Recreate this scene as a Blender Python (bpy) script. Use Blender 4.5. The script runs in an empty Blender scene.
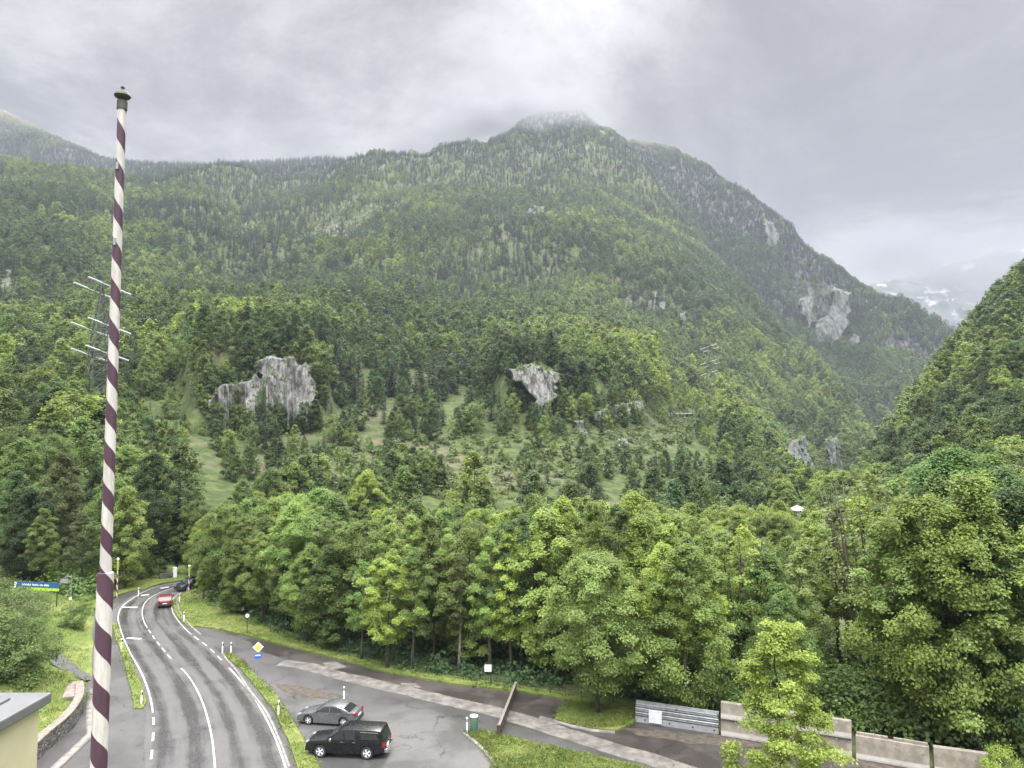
import bpy, bmesh, math, random
import numpy as np
from mathutils import Vector, Matrix
rad = math.radians
PI = math.pi
rng = np.random.default_rng(11)
random.seed(5)
SC = bpy.context.scene
COL = SC.collection

# ------------------------------------------------------------------ camera
FPX = 750.0
PITCH = math.atan(50 / FPX)
CAMZ = 20.0
cp, sp_ = math.cos(PITCH), math.sin(PITCH)
cam_data = bpy.data.cameras.new('camera')
cam_data.sensor_width = 36
cam_data.lens = FPX * 36 / 1024
cam_data.clip_end = 60000
cam_data.clip_start = 0.1
cam = bpy.data.objects.new('camera', cam_data)
COL.objects.link(cam)
cam.location = (0, 0, CAMZ)
cam.rotation_euler = (PI / 2 + PITCH, 0, 0)
SC.camera = cam

def ray(px, py):
    px = np.asarray(px, float); py = np.asarray(py, float)
    a = (px - 512) / FPX; b = (384 - py) / FPX
    return np.stack([a, cp - b * sp_, sp_ + b * cp], -1)
def at(px, py, d):
    """world point seen at a pixel of the surveyed photograph, d metres ahead"""
    r = ray(px, py)
    return np.array([0, 0, CAMZ]) + r * (np.asarray(d, float) / r[..., 1])[..., None]
def gp(px, py, z=0.0):
    """ground point (height z) seen at a pixel"""
    r = ray(px, py)
    return np.array([0, 0, CAMZ]) + r * ((z - CAMZ) / r[..., 2])[..., None]
def proj(P):
    P = np.asarray(P, float); x = P[..., 0]; y = P[..., 1]; z = P[..., 2] - CAMZ
    fw = y * cp + z * sp_; up = -y * sp_ + z * cp
    return 512 + FPX * x / fw, 384 - FPX * up / fw

def xat(px, d, z=8.0):
    return (px - 512) / FPX * (d * cp + (z - CAMZ) * sp_)
def zat(py, d):
    return float(at(512, py, d)[2])
def zg(d):
    """the valley floor falls away to the river beyond the wood"""
    u = np.clip((np.asarray(d, float) - 200) / 420, 0, 1); return -.15 - 62 * u * u * (3 - 2 * u)

# ------------------------------------------------------------------ noise
def _h(ix, iy, iz):
    n = (ix * 374761393 + iy * 668265263 + iz * 2147483647 * 3 + 1013904223) & 0xffffffff
    n = ((n ^ (n >> 13)) * 1274126177) & 0xffffffff
    n = ((n ^ (n >> 16)) * 2246822519) & 0xffffffff
    return ((n ^ (n >> 15)) & 0xffff) / 65535.0
def vnoise(P, s=1.0, seed=0):
    P = np.asarray(P, float) / s + seed * 17.31
    i = np.floor(P).astype(np.int64); f = P - i
    f = f * f * (3 - 2 * f)
    out = 0
    for dx in (0, 1):
        for dy in (0, 1):
            for dz in (0, 1):
                w = (f[..., 0] if dx else 1 - f[..., 0]) * (f[..., 1] if dy else 1 - f[..., 1]) * (f[..., 2] if dz else 1 - f[..., 2])
                out = out + w * _h(i[..., 0] + dx, i[..., 1] + dy, i[..., 2] + dz)
    return out * 2 - 1
def fbm(P, s=1.0, oct=4, seed=0):
    r = 0; a = 1; t = 0
    for k in range(oct):
        r = r + a * vnoise(P, s / 2 ** k, seed + k); t += a; a *= .5
    return r / t
def pchip(x, Y, xi):
    """monotone cubic along axis 0 of Y"""
    x = np.asarray(x, float); Y = np.asarray(Y, float); xi = np.asarray(xi, float)
    sh = (-1,) + (1,) * (Y.ndim - 1)
    h = np.diff(x).reshape(sh); de = np.diff(Y, axis=0) / h
    m = np.zeros_like(Y)
    if len(x) > 2:
        w1 = 2 * h[1:] + h[:-1]; w2 = h[1:] + 2 * h[:-1]
        d0, d1 = de[:-1], de[1:]
        with np.errstate(divide='ignore', invalid='ignore'):
            hm = (w1 + w2) / (w1 / d0 + w2 / d1)
        m[1:-1] = np.where(d0 * d1 > 0, np.nan_to_num(hm), 0)
    m[0] = de[0]; m[-1] = de[-1]
    k = np.clip(np.searchsorted(x, xi) - 1, 0, len(x) - 2)
    t = ((xi - x[k]) / (x[k + 1] - x[k])).reshape(sh); H = (x[k + 1] - x[k]).reshape(sh)
    return (Y[k] * (2 * t**3 - 3 * t**2 + 1) + H * m[k] * (t**3 - 2 * t**2 + t) + Y[k + 1] * (-2 * t**3 + 3 * t**2) + H * m[k + 1] * (t**3 - t**2))
def inpoly(px, py, poly):
    px = np.asarray(px); py = np.asarray(py)
    r = np.zeros(px.shape, bool)
    n = len(poly)
    for i in range(n):
        x0, y0 = poly[i]; x1, y1 = poly[(i + 1) % n]
        if y0 == y1: continue
        c = ((y0 > py) != (y1 > py)) & (px < (x1 - x0) * (py - y0) / (y1 - y0) + x0)
        r ^= c
    return r

# ------------------------------------------------------------------ objects
def tag(o, label=None, cat=None, group=None, kind=None):
    if label: o['label'] = label
    if cat: o['category'] = cat
    if group: o['group'] = group
    if kind: o['kind'] = kind
    return o
def empty(name, loc=(0, 0, 0), rz=0.0):
    o = bpy.data.objects.new(name, None); COL.objects.link(o)
    o.location = loc; o.rotation_euler = (0, 0, rz); o.empty_display_size = .3
    return o
def link(name, me, parent=None):
    o = bpy.data.objects.new(name, me); COL.objects.link(o)
    if parent: o.parent = parent
    return o
def copy_tree(o, parent=None):
    c = o.copy(); COL.objects.link(c)
    if parent: c.parent = parent
    for ch in list(o.children): copy_tree(ch, c)
    return c
def np_mesh(name, V, Fq=None, Ft=None, mat=None, smooth=False):
    """mesh out of arrays: V (n,3), quads, triangles"""
    me = bpy.data.meshes.new(name)
    V = np.asarray(V, np.float32)
    lo = []; st = []; c = 0
    if Fq is not None and len(Fq):
        Fq = np.asarray(Fq, np.int32); lo.append(Fq.ravel()); st.append(np.arange(len(Fq)) * 4); c = len(Fq) * 4
    if Ft is not None and len(Ft):
        Ft = np.asarray(Ft, np.int32); lo.append(Ft.ravel()); st.append(c + np.arange(len(Ft)) * 3)
    lo = np.concatenate(lo).astype(np.int32); st = np.concatenate(st).astype(np.int32)
    me.vertices.add(len(V)); me.vertices.foreach_set('co', V.ravel())
    me.loops.add(len(lo)); me.loops.foreach_set('vertex_index', lo)
    me.polygons.add(len(st)); me.polygons.foreach_set('loop_start', st)
    if smooth: me.polygons.foreach_set('use_smooth', np.ones(len(st), bool))
    me.update(calc_edges=True)
    if mat: me.materials.append(mat)
    return me
class MB:
    """collects shapes, builds ONE mesh"""
    def __init__(s): s.v = []; s.f = []
    def add(s, V, F):
        n = len(s.v); s.v += [tuple(map(float, p)) for p in V]; s.f += [tuple(i + n for i in f) for f in F]; return s
    def box(s, x0, x1, y0, y1, z0, z1, M=None):
        V = [(x, y, z) for z in (z0, z1) for x, y in ((x0, y0), (x1, y0), (x1, y1), (x0, y1))]
        if M is not None: V = [M @ Vector(p) for p in V]
        return s.add(V, [(3, 2, 1, 0), (4, 5, 6, 7), (0, 1, 5, 4), (1, 2, 6, 5), (2, 3, 7, 6), (3, 0, 4, 7)])
    def tube(s, pts, radii, n=8, cap=True):
        pts = [Vector(p) for p in pts]; rings = []
        if not hasattr(radii, '__len__'): radii = [radii] * len(pts)
        up = Vector((.0123, .0071, 1)).normalized()
        V = []; F = []
        for i, p in enumerate(pts):
            t = (pts[min(i + 1, len(pts) - 1)] - pts[max(i - 1, 0)]).normalized()
            a = t.cross(Vector((1, 0.01, 0)) if abs(t.dot(up)) > .9 else up).normalized(); b = t.cross(a)
            for k in range(n):
                an = 2 * PI * k / n
                V.append(p + (a * math.cos(an) + b * math.sin(an)) * radii[i])
        for i in range(len(pts) - 1):
            for k in range(n):
                k2 = (k + 1) % n
                F.append((i * n + k, i * n + k2, (i + 1) * n + k2, (i + 1) * n + k))
        if cap: F += [tuple(range(n))[::-1], tuple((len(pts) - 1) * n + k for k in range(n))]
        return s.add(V, F)
    def lathe(s, prof, n=24, c=(0, 0, 0)):
        V = []; F = []
        for r, z in prof:
            for k in range(n):
                a = 2 * PI * k / n; V.append((c[0] + r * math.cos(a), c[1] + r * math.sin(a), c[2] + z))
        for i in range(len(prof) - 1):
            for k in range(n):
                k2 = (k + 1) % n; F.append((i * n + k, i * n + k2, (i + 1) * n + k2, (i + 1) * n + k))
        F += [tuple(range(n))[::-1], tuple((len(prof) - 1) * n + k for k in range(n))]
        return s.add(V, F)
    def prism(s, poly, y0, y1):
        """poly in XZ extruded along Y"""
        n = len(poly)
        V = [(x, y0, z) for x, z in poly] + [(x, y1, z) for x, z in poly]
        F = [tuple(range(n)), tuple(range(2 * n - 1, n - 1, -1))] + [((i + 1) % n, i, n + i, n + (i + 1) % n) for i in range(n)]
        return s.add(V, F)
    def build(s, name, mat, parent=None, smooth=False, bevel=0, seg=2):
        me = bpy.data.meshes.new(name); me.from_pydata(s.v, [], s.f); me.update()
        bm = bmesh.new(); bm.from_mesh(me); bmesh.ops.recalc_face_normals(bm, faces=bm.faces)
        if bevel:
            bmesh.ops.remove_doubles(bm, verts=bm.verts, dist=1e-5)
            es = [e for e in bm.edges if len(e.link_faces) == 2 and e.calc_face_angle(0) > .5]
            bmesh.ops.bevel(bm, geom=es, offset=bevel, segments=seg, affect='EDGES', clamp_overlap=True, profile=.6)
        bm.to_mesh(me); bm.free()
        me.materials.append(mat)
        if smooth:
            for p in me.polygons: p.use_smooth = True
            me.set_sharp_from_angle(angle=rad(35))
        return link(name, me, parent)

# ------------------------------------------------------------------ materials
class NT:
    def __init__(s, nt): s.nt = nt; s.L = nt.links
    def n(s, t, **kw):
        nd = s.nt.nodes.new(t)
        for k, v in kw.items():
            if k in nd.inputs.keys() if hasattr(nd.inputs, 'keys') else False: nd.inputs[k].default_value = v
            else: setattr(nd, k, v)
        return nd
    def set(s, sock, v):
        if isinstance(v, bpy.types.NodeSocket): s.L.new(v, sock)
        elif hasattr(v, '__len__') and sock.type == 'RGBA': sock.default_value = (*v[:3], 1)
        else: sock.default_value = v
    def math(s, op, a, b=0.0, clamp=False):
        m = s.nt.nodes.new('ShaderNodeMath'); m.operation = op; m.use_clamp = clamp
        s.set(m.inputs[0], a); s.set(m.inputs[1], b); return m.outputs[0]
    def mix(s, f, a, b, blend='MIX'):
        m = s.nt.nodes.new('ShaderNodeMix'); m.data_type = 'RGBA'; m.blend_type = blend
        s.set(m.inputs[0], f); s.set(m.inputs[6], a); s.set(m.inputs[7], b); return m.outputs[2]
    def noise(s, vec, scale, detail=4, rough=.55, dist=0.0):
        m = s.nt.nodes.new('ShaderNodeTexNoise'); s.L.new(vec, m.inputs['Vector'])
        m.inputs['Scale'].default_value = scale; m.inputs['Detail'].default_value = detail
        m.inputs['Roughness'].default_value = rough; m.inputs['Distortion'].default_value = dist
        return m.outputs[0]
    def ramp(s, f, lo, hi, a=0.0, b=1.0):
        m = s.nt.nodes.new('ShaderNodeMapRange'); m.interpolation_type = 'SMOOTHSTEP'
        s.set(m.inputs[0], f); m.inputs[1].default_value = lo; m.inputs[2].default_value = hi
        m.inputs[3].default_value = a; m.inputs[4].default_value = b; return m.outputs[0]
    def mapping(s, vec, sc=(1, 1, 1), rot=(0, 0, 0)):
        m = s.nt.nodes.new('ShaderNodeMapping'); s.L.new(vec, m.inputs[0])
        m.inputs['Scale'].default_value = sc; m.inputs['Rotation'].default_value = rot; return m.outputs[0]
    def pos(s): return s.nt.nodes.new('ShaderNodeNewGeometry').outputs['Position']
    def obj(s): return s.nt.nodes.new('ShaderNodeTexCoord').outputs['Object']
    def attr(s, name, out='Fac', typ='GEOMETRY'):
        m = s.nt.nodes.new('ShaderNodeAttribute'); m.attribute_name = name; m.attribute_type = typ; return m.outputs[out]
def new_mat(name):
    m = bpy.data.materials.new(name); m.use_nodes = True
    t = NT(m.node_tree); b = m.node_tree.nodes['Principled BSDF']
    return m, t, b
def bump(t, b, h, strength=.4, dist=.05):
    n = t.nt.nodes.new('ShaderNodeBump'); n.inputs['Strength'].default_value = strength; n.inputs['Distance'].default_value = dist
    t.L.new(h, n.inputs['Height']); t.L.new(n.outputs[0], b.inputs['Normal'])
def plain(name, col, rough=.6, metal=0.0, var=.12, scale=3.0, coat=0.0, spec=.5, worn=None):
    m, t, b = new_mat(name)
    p = t.obj()
    n = t.noise(p, scale, 5, .6)
    dark = tuple(c * (1 - var) for c in col); li = tuple(min(1, c * (1 + var)) for c in col)
    c = t.mix(t.ramp(n, .3, .7), dark, li)
    if worn:
        n2 = t.noise(p, scale * 2.3, 6, .65)
        c = t.mix(t.ramp(n2, .55, .68), c, worn)
    t.set(b.inputs['Base Color'], c)
    b.inputs['Roughness'].default_value = rough; b.inputs['Metallic'].default_value = metal
    b.inputs['Coat Weight'].default_value = coat; b.inputs['Specular IOR Level'].default_value = spec
    return m

# ------------------------------------------------------------------ sky and light
SUN_AZ, SUN_EL = rad(8), rad(44)
w = bpy.data.worlds.new('World'); SC.world = w; w.use_nodes = True
t = NT(w.node_tree); bg = w.node_tree.nodes['Background']
sky = w.node_tree.nodes.new('ShaderNodeTexSky'); sky.sky_type = 'NISHITA'; sky.sun_disc = False
sky.sun_elevation = SUN_EL; sky.sun_rotation = SUN_AZ; sky.altitude = 500
dirv = w.node_tree.nodes.new('ShaderNodeTexCoord').outputs['Generated']
sx = w.node_tree.nodes.new('ShaderNodeSeparateXYZ'); t.L.new(dirv, sx.inputs[0])
zc = t.math('ADD', t.math('MAXIMUM', sx.outputs[2], 0.0), .22)
cx = t.math('DIVIDE', sx.outputs[0], zc); cy = t.math('DIVIDE', sx.outputs[1], zc)
cv = w.node_tree.nodes.new('ShaderNodeCombineXYZ'); t.L.new(cx, cv.inputs[0]); t.L.new(cy, cv.inputs[1])
n1 = t.noise(cv.outputs[0], 1.05, 9, .62, .5)
cv2 = t.mapping(cv.outputs[0], (1, 1.3, 1), (0, 0, .6))
n2 = t.noise(cv2, 2.6, 8, .66, .6)
nn = t.math('ADD', t.math('MULTIPLY', n1, .78), t.math('MULTIPLY', n2, .22))
cl = t.ramp(nn, .41, .595)
ccol = t.mix(cl, (.195, .190, .195), (.415, .403, .404))
# one heavier bank of cloud to the right of the summit
dk = w.node_tree.nodes.new('ShaderNodeVectorMath'); dk.operation = 'DOT_PRODUCT'; t.L.new(dirv, dk.inputs[0])
_d = ray(800, 40); _d = _d / np.linalg.norm(_d); dk.inputs[1].default_value = tuple(_d)
bk = t.math('ADD', dk.outputs['Value'], t.math('MULTIPLY', t.math('SUBTRACT', n2, .5), .075))
ccol = t.mix(t.ramp(bk, .962, .992, 0, .62), ccol, (.165, .160, .168))
# thinner cloud round the sun lets more light through
vm = w.node_tree.nodes.new('ShaderNodeVectorMath'); vm.operation = 'DOT_PRODUCT'; t.L.new(dirv, vm.inputs[0])
ge = rad(31)
vm.inputs[1].default_value = (math.sin(SUN_AZ - rad(2)) * math.cos(ge), math.cos(SUN_AZ - rad(2)) * math.cos(ge), math.sin(ge))
glow = t.math('POWER', t.math('MAXIMUM', vm.outputs['Value'], 0.0), 150.0)
gl = t.math('MULTIPLY', glow, t.ramp(nn, .44, .6, .1, 1.0))
ccol = t.mix(gl, ccol, (.58, .57, .565))
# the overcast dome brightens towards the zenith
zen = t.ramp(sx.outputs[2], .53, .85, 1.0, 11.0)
zen = t.math('MULTIPLY', zen, t.ramp(sx.outputs[1], -.5, .1, 2.2, 1.0))  # sky behind the camera brightened as added fill light on the tree fronts
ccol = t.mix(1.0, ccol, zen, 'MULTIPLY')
skys = t.mix(1.0, sky.outputs[0], (.1, .1, .1), 'MULTIPLY')
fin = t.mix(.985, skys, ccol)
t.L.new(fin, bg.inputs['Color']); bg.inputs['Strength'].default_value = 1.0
sl = bpy.data.lights.new('sun', 'SUN'); sl.energy = 1.5; sl.angle = rad(14); sl.color = (1, .96, .9)
so = bpy.data.objects.new('sun', sl); COL.objects.link(so)
sd = Vector((math.sin(SUN_AZ) * math.cos(SUN_EL), math.cos(SUN_AZ) * math.cos(SUN_EL), math.sin(SUN_EL)))
so.rotation_euler = sd.to_track_quat('Z', 'Y').to_euler(); so.location = (0, 0, 60)
vs = SC.view_settings; vs.view_transform = 'Standard'; vs.look = 'None'; vs.gamma = 1; vs.use_curve_mapping = False; vs.exposure = 0.93
SC.cycles.volume_bounces = 1; SC.cycles.max_bounces = 8; SC.cycles.diffuse_bounces = 3
SC.cycles.transmission_bounces = 4; SC.cycles.transparent_max_bounces = 4
# ------------------------------------------------------------------ foliage
def leaf_mat():
    m, t, b = new_mat('leaf')
    oi = t.nt.nodes.new('ShaderNodeObjectInfo')
    tone = t.attr('tone')
    c = t.attr('color', 'Color', 'INSTANCER')
    br = t.math('MULTIPLY', t.ramp(tone, 0, 1, .62, 1.4), t.ramp(oi.outputs['Random'], 0, 1, .66, 1.42))
    c = t.mix(1.0, c, br, 'MULTIPLY')
    # yellower / bluer individuals
    hs = t.nt.nodes.new('ShaderNodeHueSaturation'); t.L.new(c, hs.inputs['Color'])
    t.set(hs.inputs['Hue'], t.ramp(t.math('FRACT', t.math('MULTIPLY', oi.outputs['Random'], 7.31)), 0, 1, .496, .509))
    c = hs.outputs[0]
    # fresh snow lies on the trees above the snow line
    p = t.pos(); s3 = t.nt.nodes.new('ShaderNodeSeparateXYZ'); t.L.new(p, s3.inputs[0])
    sn = t.math('ADD', s3.outputs[2], t.math('MULTIPLY', t.math('SUBTRACT', t.noise(p, .012, 3), .5), 160.0))
    sn = t.math('MULTIPLY', t.ramp(sn, 745, 930), t.ramp(tone, .1, .7, .55, 1.0))
    c = t.mix(sn, c, (.44, .45, .47))
    t.set(b.inputs['Base Color'], c); b.inputs['Roughness'].default_value = .55; b.inputs['Specular IOR Level'].default_value = .25
    tr = t.nt.nodes.new('ShaderNodeBsdfTranslucent')
    t.L.new(t.mix(1.0, c, (1.25, 1.15, .55), 'MULTIPLY'), tr.inputs[0])
    mx = t.nt.nodes.new('ShaderNodeMixShader'); mx.inputs[0].default_value = .42
    t.L.new(b.outputs[0], mx.inputs[1]); t.L.new(tr.outputs[0], mx.inputs[2])
    t.L.new(mx.outputs[0], t.nt.nodes['Material Output'].inputs[0])
    return m
LEAF = leaf_mat()
def bark_mat(name, a, b_):
    m, t, b = new_mat(name)
    p = t.mapping(t.obj(), (6, 6, 1.2))
    t.set(b.inputs['Base Color'], t.mix(t.ramp(t.noise(p, 1.5, 6, .65), .35, .65), a, b_)); b.inputs['Roughness'].default_value = .9
    return m
BARK = bark_mat('bark', (.035, .03, .024), (.10, .09, .075))
BARKP = bark_mat('pale_bark', (.09, .085, .07), (.24, .23, .2))

def leaves(P, N, L, W, tone, g):
    """kites of foliage at P facing N"""
    n = len(P)
    N = N / (np.linalg.norm(N, axis=1, keepdims=True) + 1e-9)
    r = g.normal(size=(n, 3)); a = np.cross(N, r); a /= np.linalg.norm(a, axis=1, keepdims=True) + 1e-9
    b = np.cross(N, a)
    L = np.asarray(L).reshape(-1, 1) * np.ones((n, 1)); W = np.asarray(W).reshape(-1, 1) * np.ones((n, 1))
    V = np.empty((n, 4, 3))
    V[:, 0] = P - a * L * .5; V[:, 1] = P + b * W * .5 + a * L * .08 - N * L * .12
    V[:, 2] = P + a * L * .5; V[:, 3] = P - b * W * .5 + a * L * .08 - N * L * .12
    return V.reshape(-1, 3), np.arange(n * 4).reshape(-1, 4), tone
def crown_mesh(name, V, Q, tone):
    me = np_mesh(name, V, Q, mat=LEAF)
    a = me.attributes.new('tone', 'FLOAT', 'FACE'); a.data.foreach_set('value', np.asarray(tone, np.float32))
    return me
def profile(u, kind):
    if kind == 'round': return np.sqrt(np.clip(1 - (2 * u - 1) ** 2, 0, 1)) ** .8
    if kind == 'egg': return np.clip(np.sin(PI * np.clip(u, 0, 1) ** .75), 0, 1) ** .65
    if kind == 'tall': return np.clip(1 - np.abs(2 * u - .85) ** 2.6, 0.05, 1) ** .6
    if kind == 'sap': return np.clip(np.interp(u, [0, .08, .3, .55, .8, 1], [.5, .85, 1, .82, .62, .25]), .03, 1)
    if kind == 'cone': return np.clip((1 - u) ** .75 * (np.clip(u / .16, 0, 1) ** .6), .03, 1)
def decid(seed, H, R, base, ncl, per, leaf, kind='egg', stems=1, limbs=True, rc=.3, flat=.6, bark=None, sides=7, spread=0.0, tv=1.0):
    g = np.random.default_rng(seed)
    mb = MB(); V = []
    # stems
    st = []
    for k in range(stems):
        an = 2 * PI * k / max(stems, 1) + g.uniform(0, .6)
        top = np.array([math.cos(an), math.sin(an), 0]) * (spread * R * g.uniform(.5, 1) if stems > 1 else .12 * R)
        p0 = np.array([math.cos(an), math.sin(an), 0]) * (.25 if stems > 1 else 0)
        zs = np.linspace(0, 1, 7)
        pts = np.stack([p0 + (top - p0) * z ** 1.25 + np.array([*(g.normal(size=2) * .10 * (z > 0)), z * H * (.9 if stems == 1 else g.uniform(.88, .95))]) for z in zs])
        r0 = H * (.0135 if stems == 1 else .0075)
        mb.tube(pts, [r0 * (1.25 if i == 0 else 1) * (1 - .88 * z) + .012 for i, z in enumerate(zs)], sides)
        st.append(pts)
    # clumps
    u = (np.arange(ncl) + g.uniform(0, 1, ncl)) / ncl
    an = np.arange(ncl) * 2.39996 + g.normal(size=ncl) * .5
    rr = profile(u, kind) * R * np.sqrt(g.uniform(.12, 1.0, ncl))
    C = np.stack([np.cos(an) * rr, np.sin(an) * rr, H * base + u * H * (1 - base) * .97], 1)
    wob = 1 + .28 * np.sin(an * 2 + seed) * np.sin(u * 9 + seed)
    C[:, :2] *= wob[:, None]
    if stems > 1:
        C[:, :2] *= .8
    cr = R * rc * g.uniform(.6, 1.25, ncl) * (1 - .35 * u)
    ct = g.uniform(0.15, .85, ncl)
    if limbs:
        for k in g.permutation(ncl)[:min(ncl, 34)]:
            pts = st[g.integers(len(st))]
            c = C[k]; hz = max(H * base * .55, c[2] - (.35 + .5 * math.hypot(c[0], c[1])) * g.uniform(.6, 1.0))
            i = np.interp(hz, pts[:, 2], np.arange(len(pts))); i0 = int(min(i, len(pts) - 2)); f = i - i0
            s = pts[i0] * (1 - f) + pts[i0 + 1] * f
            m = (s + c) / 2 + np.array([0, 0, -.12 * np.linalg.norm(c - s)]) + g.normal(size=3) * .12
            r0 = max(.018, .0045 * H * (1.1 - hz / H))
            mb.tube([s, m, c], [r0, r0 * .65, .008], 4, cap=False)
    k = np.repeat(np.arange(ncl), per); n = len(k)
    d = g.normal(size=(n, 3)); d[:, 2] = np.abs(d[:, 2]) * 1.05 - .38
    d /= np.linalg.norm(d, axis=1, keepdims=True)
    q = g.uniform(0, 1, n) ** .45 * np.where(g.uniform(0, 1, n) < .3, g.uniform(1.0, 1.6, n), 1.0)
    # each clump is a tilted umbrella of sprays
    P = C[k] + d * (cr[k] * q)[:, None] * np.array([1, 1, flat]) + g.normal(size=(n, 3)) * leaf * .35
    out = C[k] - np.array([0, 0, H * (base + (1 - base) * .35)]); out /= np.linalg.norm(out, axis=1, keepdims=True) + 1e-6
    droop = np.hypot(d[:, 0], d[:, 1]) * cr[k] * .12
    P[:, 2] -= droop
    N = d * .55 + out * .35 + np.array([0, 0, .75]) + g.normal(size=(n, 3)) * .45
    L = leaf * g.uniform(.6, 1.3, n); W = L * g.uniform(.55, .85, n)
    tone = np.clip(ct[k] * .55 + g.uniform(0, .45, n), 0, 1)
    tone = .5 + (tone - .5) * tv
    V, Q, tone = leaves(P, N, L, W, tone, g)
    me_t = mb_mesh(mb, 'trunk', bark or BARK)
    return me_t, crown_mesh('crown', V, Q, tone)
def mb_mesh(mb, name, mat):
    me = bpy.data.meshes.new(name); me.from_pydata(mb.v, [], mb.f); me.update(); me.materials.append(mat)
    for p in me.polygons: p.use_smooth = True
    return me
def spruce(seed, H, R, step, nb, seg, sides=6):
    g = np.random.default_rng(seed)
    mb = MB(); mb.tube([(0, 0, 0), (0.05, 0, H * .5), (0, 0.04, H * .98)], [H * .013, H * .008, .01], sides)
    P = []; N = []; L = []; W = []; T = []
    z = H * .08
    while z < H * .985:
        u = z / H; ln = R * (1 - u) ** .85 * (1 if u > .15 else .8)
        m = max(3, int(nb * (1 - .5 * u)))
        ph = g.uniform(0, 6.28)
        for k in range(m):
            an = ph + 2 * PI * k / m + g.normal() * .2; l = ln * g.uniform(.7, 1.15)
            dr = g.uniform(.25, .5)
            dv = np.array([math.cos(an), math.sin(an), 0])
            tn = g.uniform(0, 1)
            for s in range(seg):
                f = (s + .6) / seg
                p = dv * l * f + np.array([0, 0, z - dr * l * f + .15 * l * f * f])
                P.append(p); a = dv + np.array([0, 0, -dr]); N.append(np.array([-dv[1] * g.normal() * .5 + dv[0] * .35, dv[0] * g.normal() * .5 + dv[1] * .35, 1.0]))
                L.append(l / seg * 1.9); W.append(l * (.34 if seg < 3 else .26) * (1.1 - .6 * f) + .1); T.append(np.clip(tn * .6 + g.uniform(0, .4), 0, 1))
        z += step * (1 - .45 * u) * g.uniform(.8, 1.2)
    V, Q, tone = leaves_dir(np.array(P), np.array(N), np.array(L), np.array(W), np.array(T))
    return mb_mesh(mb, 'trunk', BARK), crown_mesh('crown', V, Q, tone)
def leaves_dir(P, N, L, W, T):
    """sprays that point away from the stem"""
    N = N / np.linalg.norm(N, axis=1, keepdims=True)
    a = P * np.array([1, 1, 0]); a /= np.linalg.norm(a, axis=1, keepdims=True) + 1e-9
    a = a + np.array([0, 0, -.35]); a -= N * (a * N).sum(1, keepdims=True); a /= np.linalg.norm(a, axis=1, keepdims=True) + 1e-9
    b = np.cross(N, a); L = L[:, None]; W = W[:, None]
    V = np.stack([P - a * L * .5, P + b * W * .5 - N * W * .2, P + a * L * .55, P - b * W * .5 - N * W * .2], 1)
    return V.reshape(-1, 3), np.arange(len(P) * 4).reshape(-1, 4), T

# prototypes (mesh pairs); every one is scaled from its own height
PR = {}
PR['hi'] = [(decid(100 + i, 14, r, b, n, 380, .19, k, rc=.24, flat=.8, tv=.75), 14) for i, (r, b, n, k) in enumerate([(3.6, .16, 105, 'egg'), (3.3, .1, 110, 'tall'), (4.2, .16, 115, 'round'), (2.9, .24, 84, 'tall'), (3.9, .08, 115, 'egg'), (3.4, .26, 84, 'round')])]
PR['slim'] = [(decid(130 + i, 15, r, b, n, 330, .175, 'tall', rc=.28, flat=.8, tv=.75, bark=bk), 15) for i, (r, b, n, bk) in enumerate([(2.5, .32, 54, BARK), (2.2, .38, 46, BARKP), (2.7, .26, 58, BARK), (2.0, .42, 42, BARKP)])]
PR['mid'] = [(decid(200 + i, 14, r, b, n, 95, .5, k, rc=.33, flat=.8, tv=.7, limbs=False, sides=5), 14) for i, (r, b, n, k) in enumerate([(3.9, .08, 50, 'egg'), (4.4, .12, 52, 'round'), (3.4, .06, 46, 'tall'), (4.1, .1, 54, 'egg')])]
PR['low'] = [(decid(300 + i, 14, r, .06, n, 30, 1.0, k, rc=.36, flat=.8, tv=.45, limbs=False, sides=4), 14) for i, (r, n, k) in enumerate([(4.3, 24, 'egg'), (4.8, 26, 'round'), (3.8, 22, 'tall'), (4.5, 24, 'egg'), (4.2, 26, 'round')])]
PR['shi'] = [(spruce(400 + i, 18, r, .5, 11, 5), 18) for i, r in enumerate((3.3, 2.8, 3.8))]
PR['smid'] = [(spruce(420 + i, 18, r, .7, 9, 3), 18) for i, r in enumerate((3.2, 2.7, 3.7))]
PR['slow'] = [(spruce(440 + i, 18, r, 1.1, 7, 2, 4), 18) for i, r in enumerate((2.9, 2.5, 3.3))]

GREEN = {  # base colours of foliage (linear)
    'lime': (.20, .265, .062), 'pale': (.155, .215, .062), 'mid': (.112, .168, .052), 'deep': (.064, .108, .040),
    'olive': (.142, .178, .068), 'spruce': (.027, .047, .028), 'spruceb': (.037, .063, .039)}
def place_tree(name, pair, Hp, loc, H, rz, col, label, cat='tree', group=None, wide=1.0, lean=0.0, single=False):
    s = H / Hp
    e = empty(name, loc, rz); e.scale = (s * wide, s * wide, s); e.rotation_euler = (lean, lean * .4, rz)
    tr = link('trunk', pair[0], e); cr = link('crown', pair[1], e)
    cr.color = (*col, 1)
    tag(e, label, cat, group)
    return e

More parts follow.
